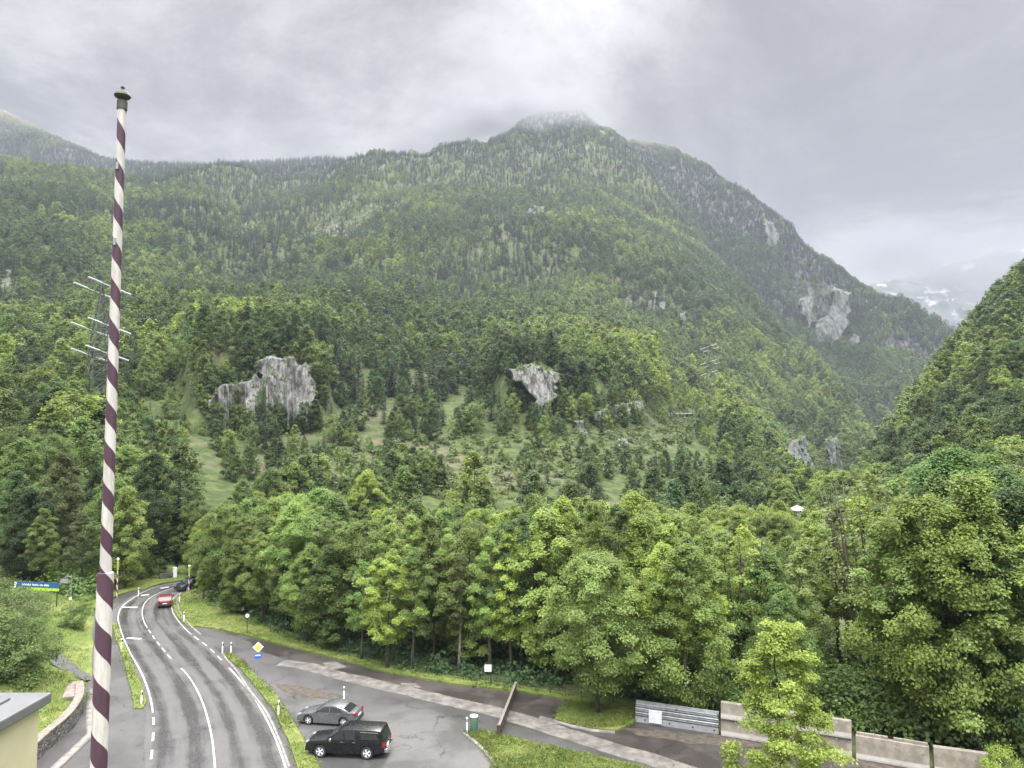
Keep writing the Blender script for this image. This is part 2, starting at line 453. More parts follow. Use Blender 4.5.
# ------------------------------------------------------------------ terrain sheets
def sheet(xs, net, nx, ny, seed, amp=.012, warp=None, ridged=0.0):
    """net[c] = rows of (pixel y, distance); returns grids px, py, P"""
    net = np.array(net, float)                                  # (c, r, 2)
    xi = np.linspace(xs[0], xs[-1], nx)
    G = pchip(xs, net, xi)                                      # (nx, r, 2)
    r = net.shape[1]
    G = pchip(np.arange(r), np.moveaxis(G, 1, 0), np.linspace(0, r - 1, ny))   # (ny, nx, 2)
    px = np.broadcast_to(xi, (ny, nx)); py = G[..., 0]; d = G[..., 1]
    if warp: d = warp(px, py, d)
    P = at(px, py, d)
    a = np.clip(d, 60, 1e9)
    n = fbm(np.stack([P[..., 0], P[..., 1], P[..., 2] * .5], -1), 160, 4, seed)
    n2 = fbm(np.stack([P[..., 0], P[..., 1], P[..., 2] * .5], -1), 34, 3, seed + 9)
    rdg = (.35 - np.abs(fbm(np.stack([P[..., 0], P[..., 1] * .45, P[..., 2] * .3], -1), 210, 4, seed + 20))) * np.clip((a - 350) / 400, 0, 1)
    P = P.copy(); P[..., 2] += rdg * a * ridged; P[..., 2] += n * a * amp + n2 * np.minimum(a * amp * .5, 3.0)
    return px, py, P
def sheet_mesh(name, P, mat, label=None):
    ny, nx = P.shape[:2]
    i = np.arange(ny * nx).reshape(ny, nx)
    Q = np.stack([i[:-1, :-1], i[:-1, 1:], i[1:, 1:], i[1:, :-1]], -1).reshape(-1, 4)
    me = np_mesh(name, P.reshape(-1, 3), Q, mat=mat, smooth=True)
    o = link(name, me); o['kind'] = 'structure'
    return o
def scatter(px, py, P, dens, seed):
    """random points on a sheet, dens per square metre of plan"""
    g = np.random.default_rng(seed)
    A = P[:-1, :-1]; B = P[:-1, 1:]; Cc = P[1:, :-1]
    c = np.abs((B - A)[..., 0] * (Cc - A)[..., 1] - (B - A)[..., 1] * (Cc - A)[..., 0])
    c3 = np.linalg.norm(np.cross(B - A, Cc - A), axis=-1)          # steep ground carries as many crowns to the eye
    c = np.minimum(.45 * c + .5 * c3, c * 2.2)
    n = g.poisson(c * dens)
    jj, ii = np.nonzero(n); k = np.repeat(np.arange(len(jj)), n[jj, ii]); jj, ii = jj[k], ii[k]
    u, v = g.uniform(0, 1, (2, len(jj)))
    def bl(X):
        u_, v_ = (u[:, None], v[:, None]) if X.ndim == 3 else (u, v)
        return (X[jj, ii] * (1 - u_) + X[jj, ii + 1] * u_) * (1 - v_) + (X[jj + 1, ii] * (1 - u_) + X[jj + 1, ii + 1] * u_) * v_
    return bl(P), bl(px), bl(py), g

def ground_mat():
    m, t, b = new_mat('hillside')
    p = t.pos()
    n = t.noise(p, .35, 6, .6); n2 = t.noise(p, .03, 4, .6)
    c = t.mix(t.ramp(n, .35, .65), (.04, .062, .02), (.088, .108, .038))
    c = t.mix(t.ramp(n2, .52, .66), c, (.11, .10, .06))
    c = t.mix(t.ramp(t.noise(p, .13, 6, .7), .50, .60, 0, .8), c, (.035, .058, .02))
    rk = t.attr('rock')
    pr = t.mapping(p, (1, 1, .35))
    rc = t.mix(t.ramp(t.noise(pr, .22, 8, .65, .6), .36, .62), (.10, .098, .09), (.28, .275, .265))
    c = t.mix(t.math('MULTIPLY', rk, t.ramp(t.noise(p, .5, 5), .3, .45), True), c, rc)
    s3 = t.nt.nodes.new('ShaderNodeSeparateXYZ'); t.L.new(p, s3.inputs[0])
    sn = t.math('ADD', s3.outputs[2], t.math('MULTIPLY', t.math('SUBTRACT', t.noise(p, .02, 4), .5), 200.0))
    c = t.mix(t.ramp(sn, 760, 900), c, (.42, .43, .45))
    t.set(b.inputs['Base Color'], c); b.inputs['Roughness'].default_value = .95; b.inputs['Specular IOR Level'].default_value = .15
    bump(t, b, n, .5, .6)
    return m
def rocky_mat(name, lo, hi):
    m, t, b = new_mat(name); p = t.pos()
    n = t.noise(t.mapping(p, (1, 1, .3)), .06, 8, .68, .4)
    t.set(b.inputs['Base Color'], t.mix(t.ramp(n, .38, .62), lo, hi)); b.inputs['Roughness'].default_value = .95; bump(t, b, n, .7, 2.0)
    return m
HILL = ground_mat(); ROCKY = rocky_mat('rocky_slope', (.02, .03, .02), (.085, .08, .082)); DARKF = rocky_mat('high_forest_floor', (.03, .04, .028), (.075, .08, .075))

FOR = []      # forest points: P, height, species
TREES = []    # every sampled tree (P, H, kind, tint, px, py, region)
CLEAR = [     # openings in the wood: meadow, scree, rock, clearcut strips (surveyed outlines)
    [(138, 392), (176, 380), (194, 368), (208, 374), (198, 396), (166, 402)],
    [(260, 366), (290, 362), (312, 372), (310, 400), (298, 426), (290, 420), (286, 400), (264, 394)],
    [(210, 394), (250, 384), (248, 402), (230, 424), (220, 418)],
    [(510, 370), (556, 374), (552, 398), (540, 418), (534, 420), (534, 398)],
    [(552, 420), (580, 416), (640, 404), (700, 414), (696, 428), (664, 444), (620, 436), (590, 440), (560, 430)],
    [(436, 440), (470, 430), (498, 432), (512, 444), (530, 458), (500, 464), (460, 456)],
    [(372, 474), (430, 468), (480, 486), (440, 494), (385, 488)]]
SEMI = [      # thinned, grassy ground with scattered trees
    [(285, 238), (320, 214), (360, 196), (420, 186), (470, 176), (476, 196), (440, 214), (400, 232), (330, 246)],
    [(380, 440), (640, 425), (680, 440), (640, 470), (500, 500), (330, 490), (300, 450)],
    [(120, 400), (320, 420), (330, 470), (160, 460)]]
TRACK = [[(286, 240), (330, 226), (380, 214), (440, 203), (441, 206), (382, 219), (332, 232), (288, 245)],
         [(312, 226), (345, 211), (362, 203), (390, 193), (420, 188), (420, 192), (388, 199), (348, 217), (316, 231)], [(430, 190), (464, 179), (466, 183), (434, 194)]]
def anyin(px, py, polys):
    r = np.zeros(np.shape(px), bool)
    if polys is not TRACK: w_ = np.stack([px, py, 0 * px], -1); px, py = px + 9 * fbm(w_, 26, 4, 61), py + 6 * fbm(w_, 20, 4, 62)
    for q in polys: r |= inpoly(px, py, q)
    return r
def species(P, px, py, g, pine, seed):
    n = fbm(P * np.array([1, 1, .6]), 190, 4, seed)
    prob = np.clip(pine + n * 1.7, .03, .95)
    sp = g.uniform(0, 1, len(P)) < prob
    tint = fbm(P, 110, 3, seed + 4) * 1.5 + .05 + g.normal(size=len(P)) * .33
    return sp, tint
def add_forest(px, py, P, dens, seed, region, pine, Hd=(10, 17), Hs=(13, 22), clear=True, keep=1.0, ridge_rows=None):
    Q, x, y, g = scatter(px, py, P, dens, seed)
    ok = (x > -90) & (x < 1110)
    if clear:
        # crowns reach a few metres above the ground they stand on
        lift = 6 / np.maximum(Q[:, 1], 60) * FPX
        ok &= ~anyin(x, y - lift, CLEAR) & ~anyin(x, y, CLEAR)
        s = anyin(x, y, SEMI); ok &= ~s | (g.uniform(0, 1, len(x)) < np.where(y < 260, .85, np.where(x < 340, .8, .66)))
        ok &= ~anyin(x, y, TRACK) | (g.uniform(0, 1, len(x)) < .3)
    Q, x, y = Q[ok], x[ok], y[ok]
    pn = pine(x, y, Q) if callable(pine) else pine
    sp, tint = species(Q, x, y, g, pn, seed + 50)
    tint = tint - (.55 if region in (1, 3) else .28 * np.clip((Q[:, 1] - 150) / 250, 0, 1))
    H = np.where(sp, g.uniform(*Hs, len(Q)), g.uniform(*Hd, len(Q)))
    H = np.where((Q[:, 1] > 450) & ~sp, H * 1.15, H)
    if clear:
        lowz = (x > 112) & (x < 720) & (y > 395) & (y < 522); kz = ~lowz | (g.uniform(0, 1, len(x)) < .8)
        Q, x, y, sp, tint, H, lowz = Q[kz], x[kz], y[kz], sp[kz], tint[kz], H[kz], lowz[kz]; H = np.where(lowz, H * np.where((y > 440) & (x > 330), .55, .68), H)
    if clear: H = np.where(anyin(x, y, SEMI), H * g.uniform(.4, 1.0, len(H)), H)
    H = np.where(y < 200, H * .85, H)
    for k in range(len(Q)): pass
    TREES.append((Q, H, sp, tint, x, y, np.full(len(Q), region)))

# -- main mountain with its front hill
XS = [-220, 0, 70, 120, 185, 250, 380, 480, 530, 570, 600, 620, 680, 740, 790, 830, 880]
NET = [
 [(640, 66), (600, 78), (490, 140), (350, 330), (330, 420), (262, 620), (205, 850), (172, 1050), (190, 1250)],
 [(610, 82), (584, 92), (490, 150), (345, 360), (325, 430), (255, 650), (205, 900), (176, 1150), (195, 1350)],
 [(595, 96), (572, 104), (480, 165), (335, 390), (315, 470), (252, 700), (210, 960), (180, 1220), (198, 1400)],
 [(590, 104), (562, 116), (470, 190), (312, 460), (296, 600), (250, 800), (215, 1050), (184, 1300), (200, 1500)],
 [(590, 112), (558, 124), (462, 210), (308, 490), (292, 640), (250, 860), (212, 1120), (180, 1400), (198, 1600)],
 [(560, 130), (520, 150), (450, 240), (312, 520), (294, 700), (250, 950), (207, 1250), (172, 1550), (192, 1750)],
 [(560, 140), (515, 160), (432, 270), (316, 550), (292, 720), (246, 950), (202, 1350), (164, 1650), (186, 1900)],
 [(556, 150), (510, 172), (428, 290), (330, 590), (300, 780), (240, 1100), (190, 1500), (152, 1800), (175, 2100)],
 [(556, 150), (510, 175), (427, 300), (338, 600), (300, 815), (238, 1125), (182, 1550), (131, 1880), (155, 2180)],
 [(556, 150), (510, 178), (425, 310), (345, 610), (300, 850), (236, 1150), (176, 1600), (126, 1950), (150, 2250)],
 [(556, 153), (510, 182), (429, 316), (360, 598), (309, 850), (244, 1150), (186, 1570), (132, 1910), (160, 2220)],
 [(556, 155), (510, 184), (432, 320), (372, 590), (316, 850), (250, 1150), (196, 1550), (146, 1880), (170, 2200)],
 [(556, 160), (512, 194), (444, 340), (412, 500), (345, 800), (300, 1050), (258, 1280), (228, 1500), (250, 1750)],
 [(556, 165), (516, 205), (462, 340), (430, 430), (398, 680), (360, 900), (322, 1100), (290, 1290), (320, 1500)],
 [(556, 175), (520, 225), (502, 330), (482, 420), (450, 640), (420, 800), (385, 950), (352, 1100), (380, 1300)],
 [(556, 190), (530, 250), (515, 330), (500, 420), (480, 560), (455, 680), (425, 800), (396, 930), (420, 1100)],
 [(556, 200), (540, 260), (530, 330), (520, 400), (510, 480), (500, 560), (486, 650), (470, 740), (490, 900)]]
def cliff_warp(px, py, d):
    d = d.copy()
    for x0, x1, yt, yb, k in ((200, 318, 352, 434, .80), (506, 646, 368, 428, .72)):
        for c in range(px.shape[1]):
            x = px[0, c]; wx = np.clip(min((x - x0 + 28) / 28, (x1 + 28 - x) / 28), 0, 1); wx = wx * wx * (3 - 2 * wx)
            if wx <= 0: continue
            y = py[:, c]; r = np.argmax(y < yb); db_ = d[r, c]
            up = np.arange(len(y)) <= len(y) - 40
            w_ = wx * k * np.clip((y - (yt - 34)) / 30, 0, 1) * (y < yb) * up
            d[:, c] = np.where(w_ > 0, db_ + (d[:, c] - db_) * (1 - w_), d[:, c])
    return d
NET = [[(y, d * (.92 if i in (2, 3) and y > 300 else 1.0) * (1.14 if i == 4 else 1)) for i, (y, d) in enumerate(r)] for r in NET]
px1, py1, P1 = sheet(XS, NET, 420, 330, 3, amp=.009, warp=cliff_warp, ridged=.05)
mountain = sheet_mesh('mountain', P1, HILL)
d1 = P1[..., 1]
rock = np.zeros(px1.shape)
rock[anyin(px1, py1, TRACK)] = .10
rock = np.maximum(rock, .55 * (fbm(P1, 90, 4, 77) > .38) * (py1 < 330))
at_ = mountain.data.attributes.new('rock', 'FLOAT', 'POINT'); at_.data.foreach_set('value', rock.ravel().astype(np.float32))
pine1 = lambda x, y, Q: np.where(y < 235, .80, np.where(y < 330, .52, np.where(y > 425, -.25, .16))) + np.where((x > 320) & (x < 480) & (y > 290) & (y < 400), .35, 0) - np.where((x > 560) & (y > 215), .3, 0) + np.where((x < 290) & (y > 320), -.45, 0) - np.where((x < 160) & (y < 300), .18, 0)
far_part = np.ones(1)
add_forest(px1, py1, P1, 1 / 52, 21, 0, pine1)

# -- steep rocky ridge behind it to the right
XR = [600, 640, 700, 750, 800, 850, 900, 950, 985]
NR = [
 [(420, 1500), (330, 1800), (250, 2100), (190, 2400), (150, 2650), (170, 2900)],
 [(440, 1450), (340, 1800), (260, 2100), (200, 2350), (154, 2600), (175, 2850)],
 [(470, 1300), (380, 1650), (300, 1980), (235, 2200), (180, 2480), (200, 2750)],
 [(480, 1200), (400, 1500), (330, 1850), (265, 2100), (210, 2350), (230, 2600)],
 [(490, 1100), (430, 1350), (365, 1700), (305, 1950), (250, 2200), (270, 2400)],
 [(496, 1050), (450, 1250), (395, 1550), (340, 1800), (292, 2050), (310, 2250)],
 [(500, 1050), (465, 1200), (420, 1450), (365, 1700), (318, 1900), (335, 2100)],
 [(505, 1050), (480, 1180), (440, 1400), (390, 1600), (346, 1800), (365, 2000)],
 [(510, 1050), (490, 1180), (460, 1380), (430, 1550), (400, 1750), (420, 1900)]]
NR = [[(y, d * .8 if d > 1300 else d * .92) for y, d in r] for r in NR]
px2, py2, P2 = sheet(XR, NR, 200, 150, 13, amp=.012, ridged=.06)
ridge = sheet_mesh('mountain', P2, ROCKY)
r2 = np.zeros(px2.shape)
ROCK2 = [[(790, 290), (815, 295), (850, 310), (845, 345), (815, 350), (798, 335)], [(655, 195), (672, 205), (668, 255), (650, 235)]]
r2[anyin(px2, py2, ROCK2)] = .5
r2 = np.maximum(r2, .5 * (fbm(P2, 120, 4, 31) > .3))
a2 = ridge.data.attributes.new('rock', 'FLOAT', 'POINT'); a2.data.foreach_set('value', r2.ravel().astype(np.float32))
_c = CLEAR; CLEAR = []; _s = SEMI; SEMI = ROCK2
add_forest(px2, py2, P2, 1 / 24, 22, 1, lambda x, y, Q: np.where(y < 365, .95, .3), Hs=(12, 19))
CLEAR, SEMI = _c, _s

# -- high wooded shoulder at the far left, dusted with snow
XL = [-260, 0, 60, 110, 160, 230, 330, 420]
NL = [[(260, 1900), (200, 2150), (140, 2400), (70, 2700), (100, 3000)],
 [(260, 1900), (210, 2150), (160, 2400), (114, 2700), (140, 3000)],
 [(260, 1950), (215, 2150), (180, 2350), (142, 2600), (165, 2900)],
 [(260, 1950), (220, 2150), (190, 2350), (162, 2550), (185, 2800)],
 [(262, 1950), (222, 2150), (192, 2300), (166, 2450), (190, 2700)],
 [(262, 1950), (225, 2150), (195, 2250), (167, 2400), (190, 2600)],
 [(262, 1950), (225, 2100), (195, 2200), (161, 2350), (190, 2500)],
 [(262, 1950), (230, 2100), (205, 2200), (172, 2300), (195, 2500)]]
NL = [[(y, d * .76) for y, d in r] for r in NL]
px3, py3, P3 = sheet(XL, NL, 160, 60, 23, amp=.006)
should = sheet_mesh('mountain', P3, DARKF)
_c = CLEAR; CLEAR = []; _s = SEMI; SEMI = []
add_forest(px3, py3, P3, 1 / 32, 23, 1, .97, Hs=(16, 26), clear=False)

# -- wooded slope on the right bank
XQ = [868, 885, 910, 940, 970, 1000, 1030, 1080, 1160]
NQ = [[(560, 150), (530, 190), (510, 240), (496, 270), (482, 300), (500, 330)],
 [(556, 140), (520, 180), (500, 230), (480, 275), (462, 310), (480, 340)],
 [(556, 132), (515, 172), (480, 230), (450, 280), (426, 325), (445, 355)],
 [(556, 126), (510, 166), (460, 230), (420, 285), (390, 335), (410, 370)],
 [(556, 120), (505, 160), (445, 230), (395, 290), (352, 345), (375, 385)],
 [(556, 116), (500, 156), (430, 230), (365, 290), (312, 350), (335, 390)],
 [(556, 112), (495, 152), (415, 230), (335, 295), (278, 360), (300, 400)],
 [(556, 110), (490, 150), (400, 230), (310, 300), (235, 370), (260, 410)],
 [(556, 108), (490, 148), (390, 230), (290, 300), (200, 380), (230, 420)]]
px4, py4, P4 = sheet(XQ, NQ, 110, 110, 33, amp=.010)
bank = sheet_mesh('hillside', P4, HILL)
add_forest(px4, py4, P4, 1 / 34, 24, 2, .10, clear=False)
CLEAR, SEMI = _c, _s

gv = np.random.default_rng(91); nv = 2600
xv = gv.uniform(380, 930, nv); dv_ = gv.uniform(88, 330, nv) ** 1.0
Qv = np.stack([(xv - 512) / FPX * dv_, dv_, zg(dv_) + .3], 1); yv = 434 + 15000 / dv_
Hv = np.minimum(gv.uniform(5, 11, nv), (20 - 78 / FPX * dv_ + gv.uniform(-1, 2.2, nv))); okv = (Hv > 2.2) & (dv_ > 84) & ~((np.abs(xv - 797) < 16) & (dv_ < 190))
Qv, Hv, xv, yv = Qv[okv], Hv[okv], xv[okv], yv[okv]
spv, tiv = species(Qv, xv, yv, gv, .06, 77)
TREES.append((Qv, Hv, spv, tiv + .1, xv, yv, np.full(len(Qv), 3)))

nv = 1500; xv = gv.uniform(770, 905, nv); dv_ = gv.uniform(180, 800, nv)
Qv = np.stack([(xv - 512) / FPX * dv_, dv_, zg(dv_) - .3], 1); yv = 434 + 15000 / dv_; okv = ~((np.abs(xv - 797) < 14) & (dv_ < 230))
Qv, xv, yv = Qv[okv], xv[okv], yv[okv]; spv, tiv = species(Qv, xv, yv, gv, .1, 78)
TREES.append((Qv, gv.uniform(6, 12, len(Qv)), spv, tiv, xv, yv, np.full(len(Qv), 3)))

# -- distant snow-streaked mountain closing the valley
XD = [800, 870, 910, 950, 1000, 1080, 1200]
ND = [[(440, 5200), (380, 5600), (330, 6000), (305, 6500), (330, 7000)], [(440, 5200), (375, 5600), (325, 6000), (288, 6500), (310, 7000)],
 [(440, 5200), (370, 5600), (315, 6000), (276, 6500), (300, 7000)], [(440, 5200), (370, 5600), (310, 6000), (266, 6500), (290, 7000)],
 [(440, 5200), (365, 5600), (300, 6000), (250, 6500), (280, 7000)], [(440, 5200), (360, 5600), (295, 6000), (240, 6500), (270, 7000)], [(440, 5200), (360, 5600), (290, 6000), (235, 6500), (265, 7000)]]
ND = [[(y, d * .6) for y, d in r] for r in ND]
px5, py5, P5 = sheet(XD, ND, 130, 60, 43, amp=.012)
def far_mat():
    m, t, b = new_mat('far_mountain')
    p = t.pos(); s3 = t.nt.nodes.new('ShaderNodeSeparateXYZ'); t.L.new(p, s3.inputs[0])
    n = t.noise(t.mapping(p, (1, 1, .6)), .01, 8, .68)
    c = t.mix(t.ramp(n, .4, .6), (.025, .045, .028), (.10, .10, .10))
    c = t.mix(t.math('MULTIPLY', t.ramp(t.noise(p, .012, 8, .75), .56, .61), t.ramp(s3.outputs[2], 480, 720)), c, (.36, .37, .39))
    t.set(b.inputs['Base Color'], c); b.inputs['Roughness'].default_value = 1
    return m
sheet_mesh('mountain', P5, far_mat())

# ------------------------------------------------------------------ sort the trees: nearest stand singly, the rest is forest
g9 = np.random.default_rng(123)
CLF_POLY = [([(206, 398), (222, 386), (248, 380), (258, 360), (272, 354), (292, 356), (314, 366), (318, 395), (310, 428), (280, 432), (240, 434), (214, 432)], 1, 0),
 ([(505, 368), (530, 363), (560, 372), (558, 396), (546, 420), (530, 426), (532, 402), (520, 388)], 1, 0), ([(580, 417), (612, 405), (642, 400), (646, 410), (628, 421), (600, 427)], 1, 0), ([(388, 480), (402, 476), (420, 478), (436, 484), (420, 491), (392, 490)], 1, 1),
 ([(798, 298), (812, 294), (817, 325), (806, 334)], 2, 1), ([(830, 287), (852, 290), (850, 312), (842, 348), (816, 348), (814, 322), (828, 315)], 2, 1), ([(850, 335), (862, 338), (860, 350), (848, 350)], 2, 1),
 ([(788, 440), (806, 434), (818, 468), (814, 506), (793, 504), (786, 470)], 1, 1), ([(824, 438), (840, 436), (846, 480), (832, 488)], 1, 1), ([(614, 436), (628, 434), (630, 446), (616, 446)], 1, 0), ([(574, 420), (586, 418), (592, 436), (578, 438)], 1, 1),
 ([(648, 206), (664, 200), (676, 232), (668, 262), (652, 240)], 2, 1), ([(760, 215), (776, 222), (780, 252), (764, 248)], 2, 1), ([(520, 208), (560, 204), (590, 214), (560, 220), (528, 216)], 1, 1), ([(680, 312), (688, 310), (690, 336), (682, 334)], 1, 1)]
def surf_at(px_, py_, which):
    gx, gP = (px1[0], P1) if which == 1 else (px2[0], P2)
    c = int(np.clip(np.searchsorted(gx, px_), 0, len(gx) - 1)); col = gP[:-30 if which == 1 else -18, c]; yy = np.minimum.accumulate(proj(col)[1])
    return np.array([np.interp(-py_, -yy, col[:, k]) for k in range(3)])
for poly_, wh_, dk_ in CLF_POLY[:6]:
    pp = np.array(poly_, float); c0 = pp.mean(0); ex = []
    for k in range(len(pp)):
        a_, b_ = pp[k], pp[(k + 1) % len(pp)]
        for f_ in np.arange(0, 1, 4.0 / max(4, np.linalg.norm(b_ - a_))):
            q_ = a_ + (b_ - a_) * f_ + (a_ + (b_ - a_) * f_ - c0) / np.linalg.norm(a_ - c0) * g9.uniform(1, 5) + g9.normal(size=2)
            if g9.uniform() < .85: ex.append(q_)
    for k in range(44): ex.append(c0 + g9.normal(size=2) * pp.std(0) * np.array([1.0, .9]) + np.array([0, pp[:, 1].std() * .5]))
    Qe = np.array([surf_at(*q_, wh_) for q_ in ex]); ne = len(Qe)
    TREES.append((Qe, g9.uniform(3, 10.5, ne), g9.uniform(0, 1, ne) < .3, g9.normal(size=ne) * .4, np.array(ex)[:, 0], np.array(ex)[:, 1], np.full(ne, 0)))
Q = np.concatenate([a[0] for a in TREES]); Hh = np.concatenate([a[1] for a in TREES]); SPR = np.concatenate([a[2] for a in TREES])
TI = np.concatenate([a[3] for a in TREES]); TX = np.concatenate([a[4] for a in TREES]); TY = np.concatenate([a[5] for a in TREES]); RG = np.concatenate([a[6] for a in TREES])
dist = np.linalg.norm(Q - np.array([0, 0, CAMZ]), axis=1)
qx, qy = proj(Q + np.stack([0 * Hh, 0 * Hh, Hh], 1))
inview = (qx > -25) & (qx < 1050)
# keep the road and verges free
gg = np.random.default_rng(77)
rotz = gg.uniform(0, 6.28, len(Q))
print('trees sampled', len(Q))
# ------------------------------------------------------------------ wood beside the road: rows of single trees
ORD = 'first second third fourth fifth sixth seventh eighth ninth tenth eleventh twelfth thirteenth fourteenth fifteenth sixteenth seventeenth eighteenth nineteenth twentieth'.split()
for tens in ('twenty', 'thirty', 'forty'):
    ORD += [tens + '-' + o for o in ORD[:9]] + [{'twenty': 'thirtieth', 'thirty': 'fortieth', 'forty': 'fiftieth'}[tens]]
EX = [150, 191, 205, 228, 245, 277, 330, 390, 450, 508, 568, 640, 720, 850, 1000, 1100]
EY = [578, 590, 601, 611, 619, 631, 650, 668, 679, 687, 695, 704, 715, 732, 752, 766]
def wood_edge(px): return 15000 / (np.interp(px, EX, EY) - 434)
TOPX = [195, 215, 250, 285, 320, 350, 380, 420, 450, 480, 500, 530, 560, 590, 620, 650, 680, 700, 730, 760, 790, 820, 850, 880, 910, 940, 970, 1000, 1030, 1080]
TOPY = [520, 495, 492, 484, 488, 500, 502, 498, 505, 508, 500, 488, 496, 486, 488, 500, 512, 522, 520, 522, 528, 520, 486, 478, 478, 448, 444, 450, 466, 470]
rt = np.random.default_rng(5)
rows = [('front', 1.6, 26, 26), ('second', 6.5, 12, 24), ('third', 13, 2, 26), ('back', 21, 0, 28)]
TONEW = {'lime': 'yellow-green', 'pale': 'pale green', 'mid': 'mid green', 'deep': 'dark green', 'olive': 'olive green'}
NB = 0
for rname, off, low, stepx in rows:
    px = 196 + rt.uniform(0, 12); cnt = 0
    while px < 1075:
        d = wood_edge(px) + off + rt.uniform(-1.0, 1.5)
        top = np.interp(px, TOPX, TOPY) + low + rt.uniform(-2, 16) + (18 if rname == 'front' and px < 480 else 0)
        if rname == 'front' and 520 < px < 650: px += stepx; continue
        if rname == 'front' and px > 430 and px < 520: d += 3.5
        if rname == 'front' and 690 < px < 800: top += 30
        zt = zat(top, d); X = xat(px, d)
        if rname in ('front', 'second') and (805 < px < 905 or 728 < px < 768): px += stepx * .6; continue
        sect = 'slim' if rname == 'front' and 400 < px < 530 else 'hi' if px < 345 or px > 930 or (rt.uniform() < .35) else 'slim'
        if px > 650 and px < 800: sect = 'slim' if rt.uniform() < .6 else 'hi'
        i = rt.integers(len(PR[sect])); pair, Hp = PR[sect][i]
        tone = rt.choice(['pale', 'mid', 'lime', 'olive', 'deep'], p=[.45, .22, .24, .07, .02] if px < 800 else [.30, .42, .08, .12, .08])
        kind = {'hi': 'broad-crowned', 'slim': 'slender'}[sect]
        cnt += 1; NB += 1
        place_tree('broadleaf_tree', pair, Hp, (X, d, -.1), zt + .1, rt.uniform(0, 6.28), tuple(np.array(GREEN[tone]) * rt.uniform(1.1, 1.4)),
                   f'{TONEW[tone]} {kind} tree, {ORD[cnt-1]} from the bend in the roadside wood\'s {rname} row', 'tree', 'trees of the roadside wood',
                   wide=rt.uniform(.92, 1.12) * (1.0 if sect == 'slim' else .95), lean=rt.uniform(-.03, .03))
        px += stepx * rt.uniform(.75, 1.25) * (1.25 if sect == 'hi' and px > 800 else 1)
print('band trees', NB)
# big crowns and bare stems at the right end
big1 = decid(501, 19, 5.2, .05, 180, 480, .205, 'egg', rc=.27, flat=.6)
def stand(pair, Hp, px, d, top, col, label, wide=1.0, z0=-.1, name='broadleaf_tree', cat='tree', rz=.3, group=None):
    zt = zat(top, d)
    return place_tree(name, pair, Hp, (xat(px, d), d, z0), zt - z0, rz, col, label, cat, group, wide)
stand(big1, 19, 955, 56, 444, (.092, .155, .048), 'tallest dense broad tree behind the low concrete barriers', rz=1.0)
stand(big1, 19, 1018, 60, 462, GREEN['olive'], 'olive tinged tall tree past the last concrete barrier', rz=2.8)
sparse = decid(502, 16, 4.6, .42, 60, 34, .30, 'tall', stems=11, rc=.2, flat=.6, spread=.85)
stand(sparse, 16, 872, 57, 470, GREEN['olive'], 'many-stemmed thin tree with dark bare stems and sparse leaves', 1.05, rz=.5)
sparse2 = decid(503, 14, 3.4, .4, 46, 40, .30, 'tall', stems=7, rc=.24, flat=.6, spread=.8)
stand(sparse2, 14, 745, 60, 524, GREEN['lime'], 'yellow-green tree on forked dark stems behind the stacked concrete barriers', 1.0, rz=.2)
lone = decid(504, 11.5, 3.9, .17, 130, 420, .18, 'round', rc=.27, flat=.62)
p = gp(598, 713, .1)
place_tree('maple_tree', lone, 11.5, tuple(p), 11.4, .8, (.15, .215, .066), 'lone rounded maple standing on the small lawn beside the steel barrier', 'tree', wide=.9)
sap = decid(505, 10.3, 3.0, .04, 120, 330, .155, 'sap', rc=.25, flat=.62)
place_tree('young_maple_tree', sap, 10.3, (xat(780, 41.5), 41.5, 0), 10.0, 2.0, (.31, .40, .09), 'bright lime green young tree in front of the stacked concrete barriers', 'tree', wide=.97)

# shrubs
SH = [decid(520 + i, 3, r, .02, 30, 240, .13, 'round', rc=.42, flat=.75, sides=4) for i, r in enumerate((1.8, 2.2, 1.5))]
p = gp(1003, 790, 0)
place_tree('shrub', SH[0], 3, tuple(p), 2.3, .4, (.26, .36, .08), 'pale fresh leaved shrub at the end of the concrete barriers', 'shrub', wide=.8)
BK = lambda px, py, z: tuple(gp(px, py, z))
for (px, py, z, H, c, lb, wd) in [
    (8, 655, 1.8, 3.2, 'deep', 'dark dense shrub low on the bank above the cream wall', 1.1),
    (18, 612, 2.3, 2.4, 'deep', 'dark low shrub directly under the middle of the banner', 1.2),
    (-6, 628, 2.5, 4.0, 'mid', 'leafy shrub cut off by the picture edge under the banner', 1.2),
    (73, 629, .3, 2.3, 'mid', 'rounded clipped looking bush on the verge below the banner', 1.0),
    (85, 612, .2, 1.7, 'pale', 'smaller bush right behind the rounded verge bush', 1.0),
    (22, 678, 1.7, 3.6, 'mid', 'dense shrub above the path on the grassy bank', 1.0),
    (-4, 672, 2.0, 4.6, 'mid', 'tall shrub over the cream wall at the picture edge', 1.0),
    (34, 648, 1.5, 2.4, 'mid', 'dark shrub beside the pale slab on the bank', .9),
    (6, 640, 2.0, 3.4, 'olive', 'olive shrub below the banner at the picture edge', 1.0),
    (139, 579, 0, 3.4, 'pale', 'light bush on the far verge left of the road', 1.1),
    (156, 574, 0, 3.6, 'mid', 'bush at the foot of the earth slope where the road bends', 1.2)]:
    place_tree('shrub', SH[rt.integers(3)], 3, BK(px, py, z), H, rt.uniform(0, 6), GREEN[c], lb, 'shrub', wide=wd)
